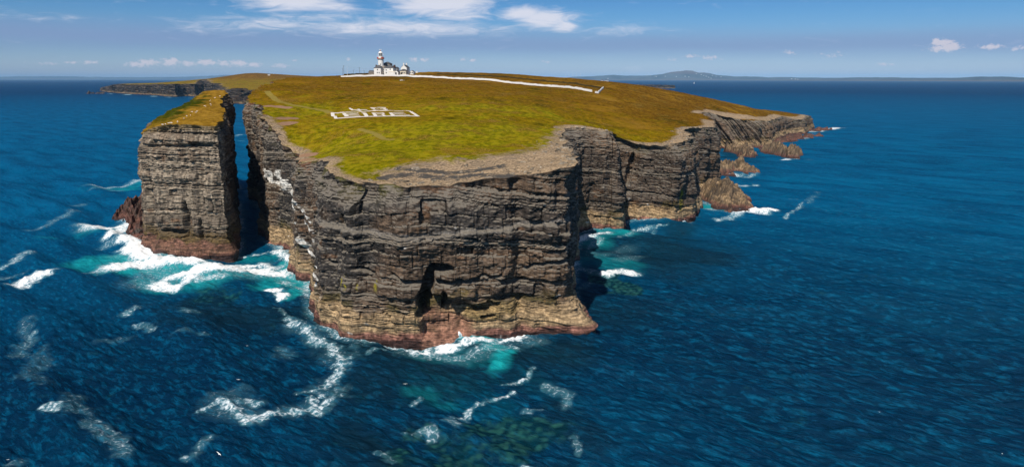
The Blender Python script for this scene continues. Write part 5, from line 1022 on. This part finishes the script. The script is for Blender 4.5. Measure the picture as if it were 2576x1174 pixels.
def turbine(px, ytop, label, first=None):
    d = 23500.0; x, y, z = aty(px, 191.5, d); h = (191.8 - ytop) / F * d * .72; o = empty('wind_turbine', (x, y, z - 14), 0, label, 'wind turbine', 'wind turbines on the far hill')
    part('tower', WHITE, o, lambda bm: b_tube(bm, [(0, 0, 0), (0, 0, h + 14)], 3.0, 8)); nac = part('nacelle', WHITE, o, lambda bm: b_box(bm, -2.2, 2.2, -6, 5, h + 13, h + 18))
    a0 = px * .7
    for i in range(3):
        a = a0 + i * 2.0944; L = h * .55; c, s_ = math.cos(a), math.sin(a)
        part('blade', WHITE, o, lambda bm: b_poly(bm, [(s_ * r + c * w_, -7 + t_, h + 15.5 + c * r - s_ * w_) for r, w_, t_ in ((0, -1.6, 0), (0, 1.6, 0), (L, .5, 0), (L, -.5, 0), (0, -1.6, .8), (0, 1.6, .8), (L, .5, .8), (L, -.5, .8))], [(0, 1, 2, 3), (7, 6, 5, 4), (0, 4, 5, 1), (1, 5, 6, 2), (2, 6, 7, 3), (3, 7, 4, 0)]))
for px, yt, lab in ((1422.5, 187.2, 'smallest wind turbine at the left end of the row on the far hill'), (1431, 186.0, 'second wind turbine from the left in the row on the far hill'), (1441, 185.2, 'bright middle wind turbine of the row on the far hill'), (1450, 185.2, 'fourth wind turbine from the left in the row on the far hill'), (1460, 184.4, 'tallest wind turbine at the right end of the row on the far hill'), (1627.5, 187.5, 'faint wind turbine left of the round far hill'), (1637, 186.8, 'faint wind turbine on the left shoulder of the round far hill')): turbine(px, yt, lab)

def small_house(loc, w, d, h, rz, label, group, chim=True):
    o = empty('farmhouse', loc, rz, label, 'house', group); part('wall', WHITE, o, lambda bm: gable_wall(bm, w, d, h, h * .6, 'x', -3)); r = part('roof', SLATE, o, lambda bm: gable_roof(bm, w, d, h, h * .6, .3, 'x'))
    if chim: part('chimney', WHITE, r, lambda bm: b_box(bm, w / 2 - 1.2, w / 2 - .2, -.5, .5, h * 1.2, h * 1.6 + 1.2))
def l3(px): x, y, _ = aty(px, 209.6, 7100); return (x, y, float(land3(x, y)))
for px, w, h, lab in ((1514, 20, 15, 'white far house at the left of the group on the low east headland'), (1517.5, 14, 8, 'lowest white far house in the group on the low east headland'), (1524, 24, 13, 'largest white far house in the group on the low east headland'), (1529, 16, 11, 'white far house at the right end of the group on the low east headland')): small_house(l3(px), w, 9, h, .2, lab, 'white houses on the low east headland')
g = aty(677, 196.0, 2850); small_house((g[0] + 0, g[1], float(west_height(g[0], g[1]))), 9, 7, 4.5, .3, 'single white farmhouse low on the far brown hill at left', None)
for i, px in enumerate((1530, 1648, 1652, 1672, 1700, 1722, 1732, 1750, 1762, 1771, 1776, 1781, 1787, 1793, 1801, 1812, 1990, 2000, 2008)):
    col = int(np.argmin(np.abs(np.linspace(1392, 2700, 420) - px))); row = 3 + (i * 5) % 6; v = EH[row, col]
    small_house(tuple(v), 34, 16, 13, .3 * (i % 5), 'tiny white house among the hazy fields of the far hill', 'white houses on the far hills', False)

# ------------------------------------------------------------------ spray thrown up at the foot of the headland
bm = bmesh.new(); rs = random.Random(11); c = Vector(atz(1222, 832)); 
for i in range(420):
    a = rs.gauss(0, .42); h = abs(rs.gauss(0, 1)) * 2.2 + .1; r = rs.uniform(.05, .17) * (1.2 - min(.8, h * .12))
    p_ = c + Vector((rs.gauss(0, 2.2) * (.5 + .12 * h) + a * h * .6, rs.gauss(0, .5), h * rs.uniform(.5, 1.3)))
    M = Matrix.Translation(p_) @ Matrix.Diagonal((1, 1, rs.uniform(1, 3.5), 1)); bmesh.ops.create_icosphere(bm, subdivisions=1, radius=r, matrix=M)
tag(obj_bm('spray', bm, FEATHER), kind='stuff')

# ------------------------------------------------------------------ air
hz = bpy.data.meshes.new('haze'); bm = bmesh.new(); bmesh.ops.create_cube(bm, size=1.0)
bmesh.ops.scale(bm, vec=(132000, 132000, 346), verts=bm.verts); bmesh.ops.translate(bm, vec=(0, 0, 346 / 2 - 6), verts=bm.verts); bm.to_mesh(hz); bm.free()
m, T = mat_new('haze_air'); pv = T.n('ShaderNodeVolumePrincipled'); pv.inputs['Color'].default_value = (0.36, 0.66, 1.0, 1); pv.inputs['Density'].default_value = 2.1e-5; pv.inputs['Anisotropy'].default_value = -0.35
T.l(pv.outputs[0], T.n('ShaderNodeOutputMaterial').inputs['Volume'])
tag(link('haze', hz, m), kind='stuff')
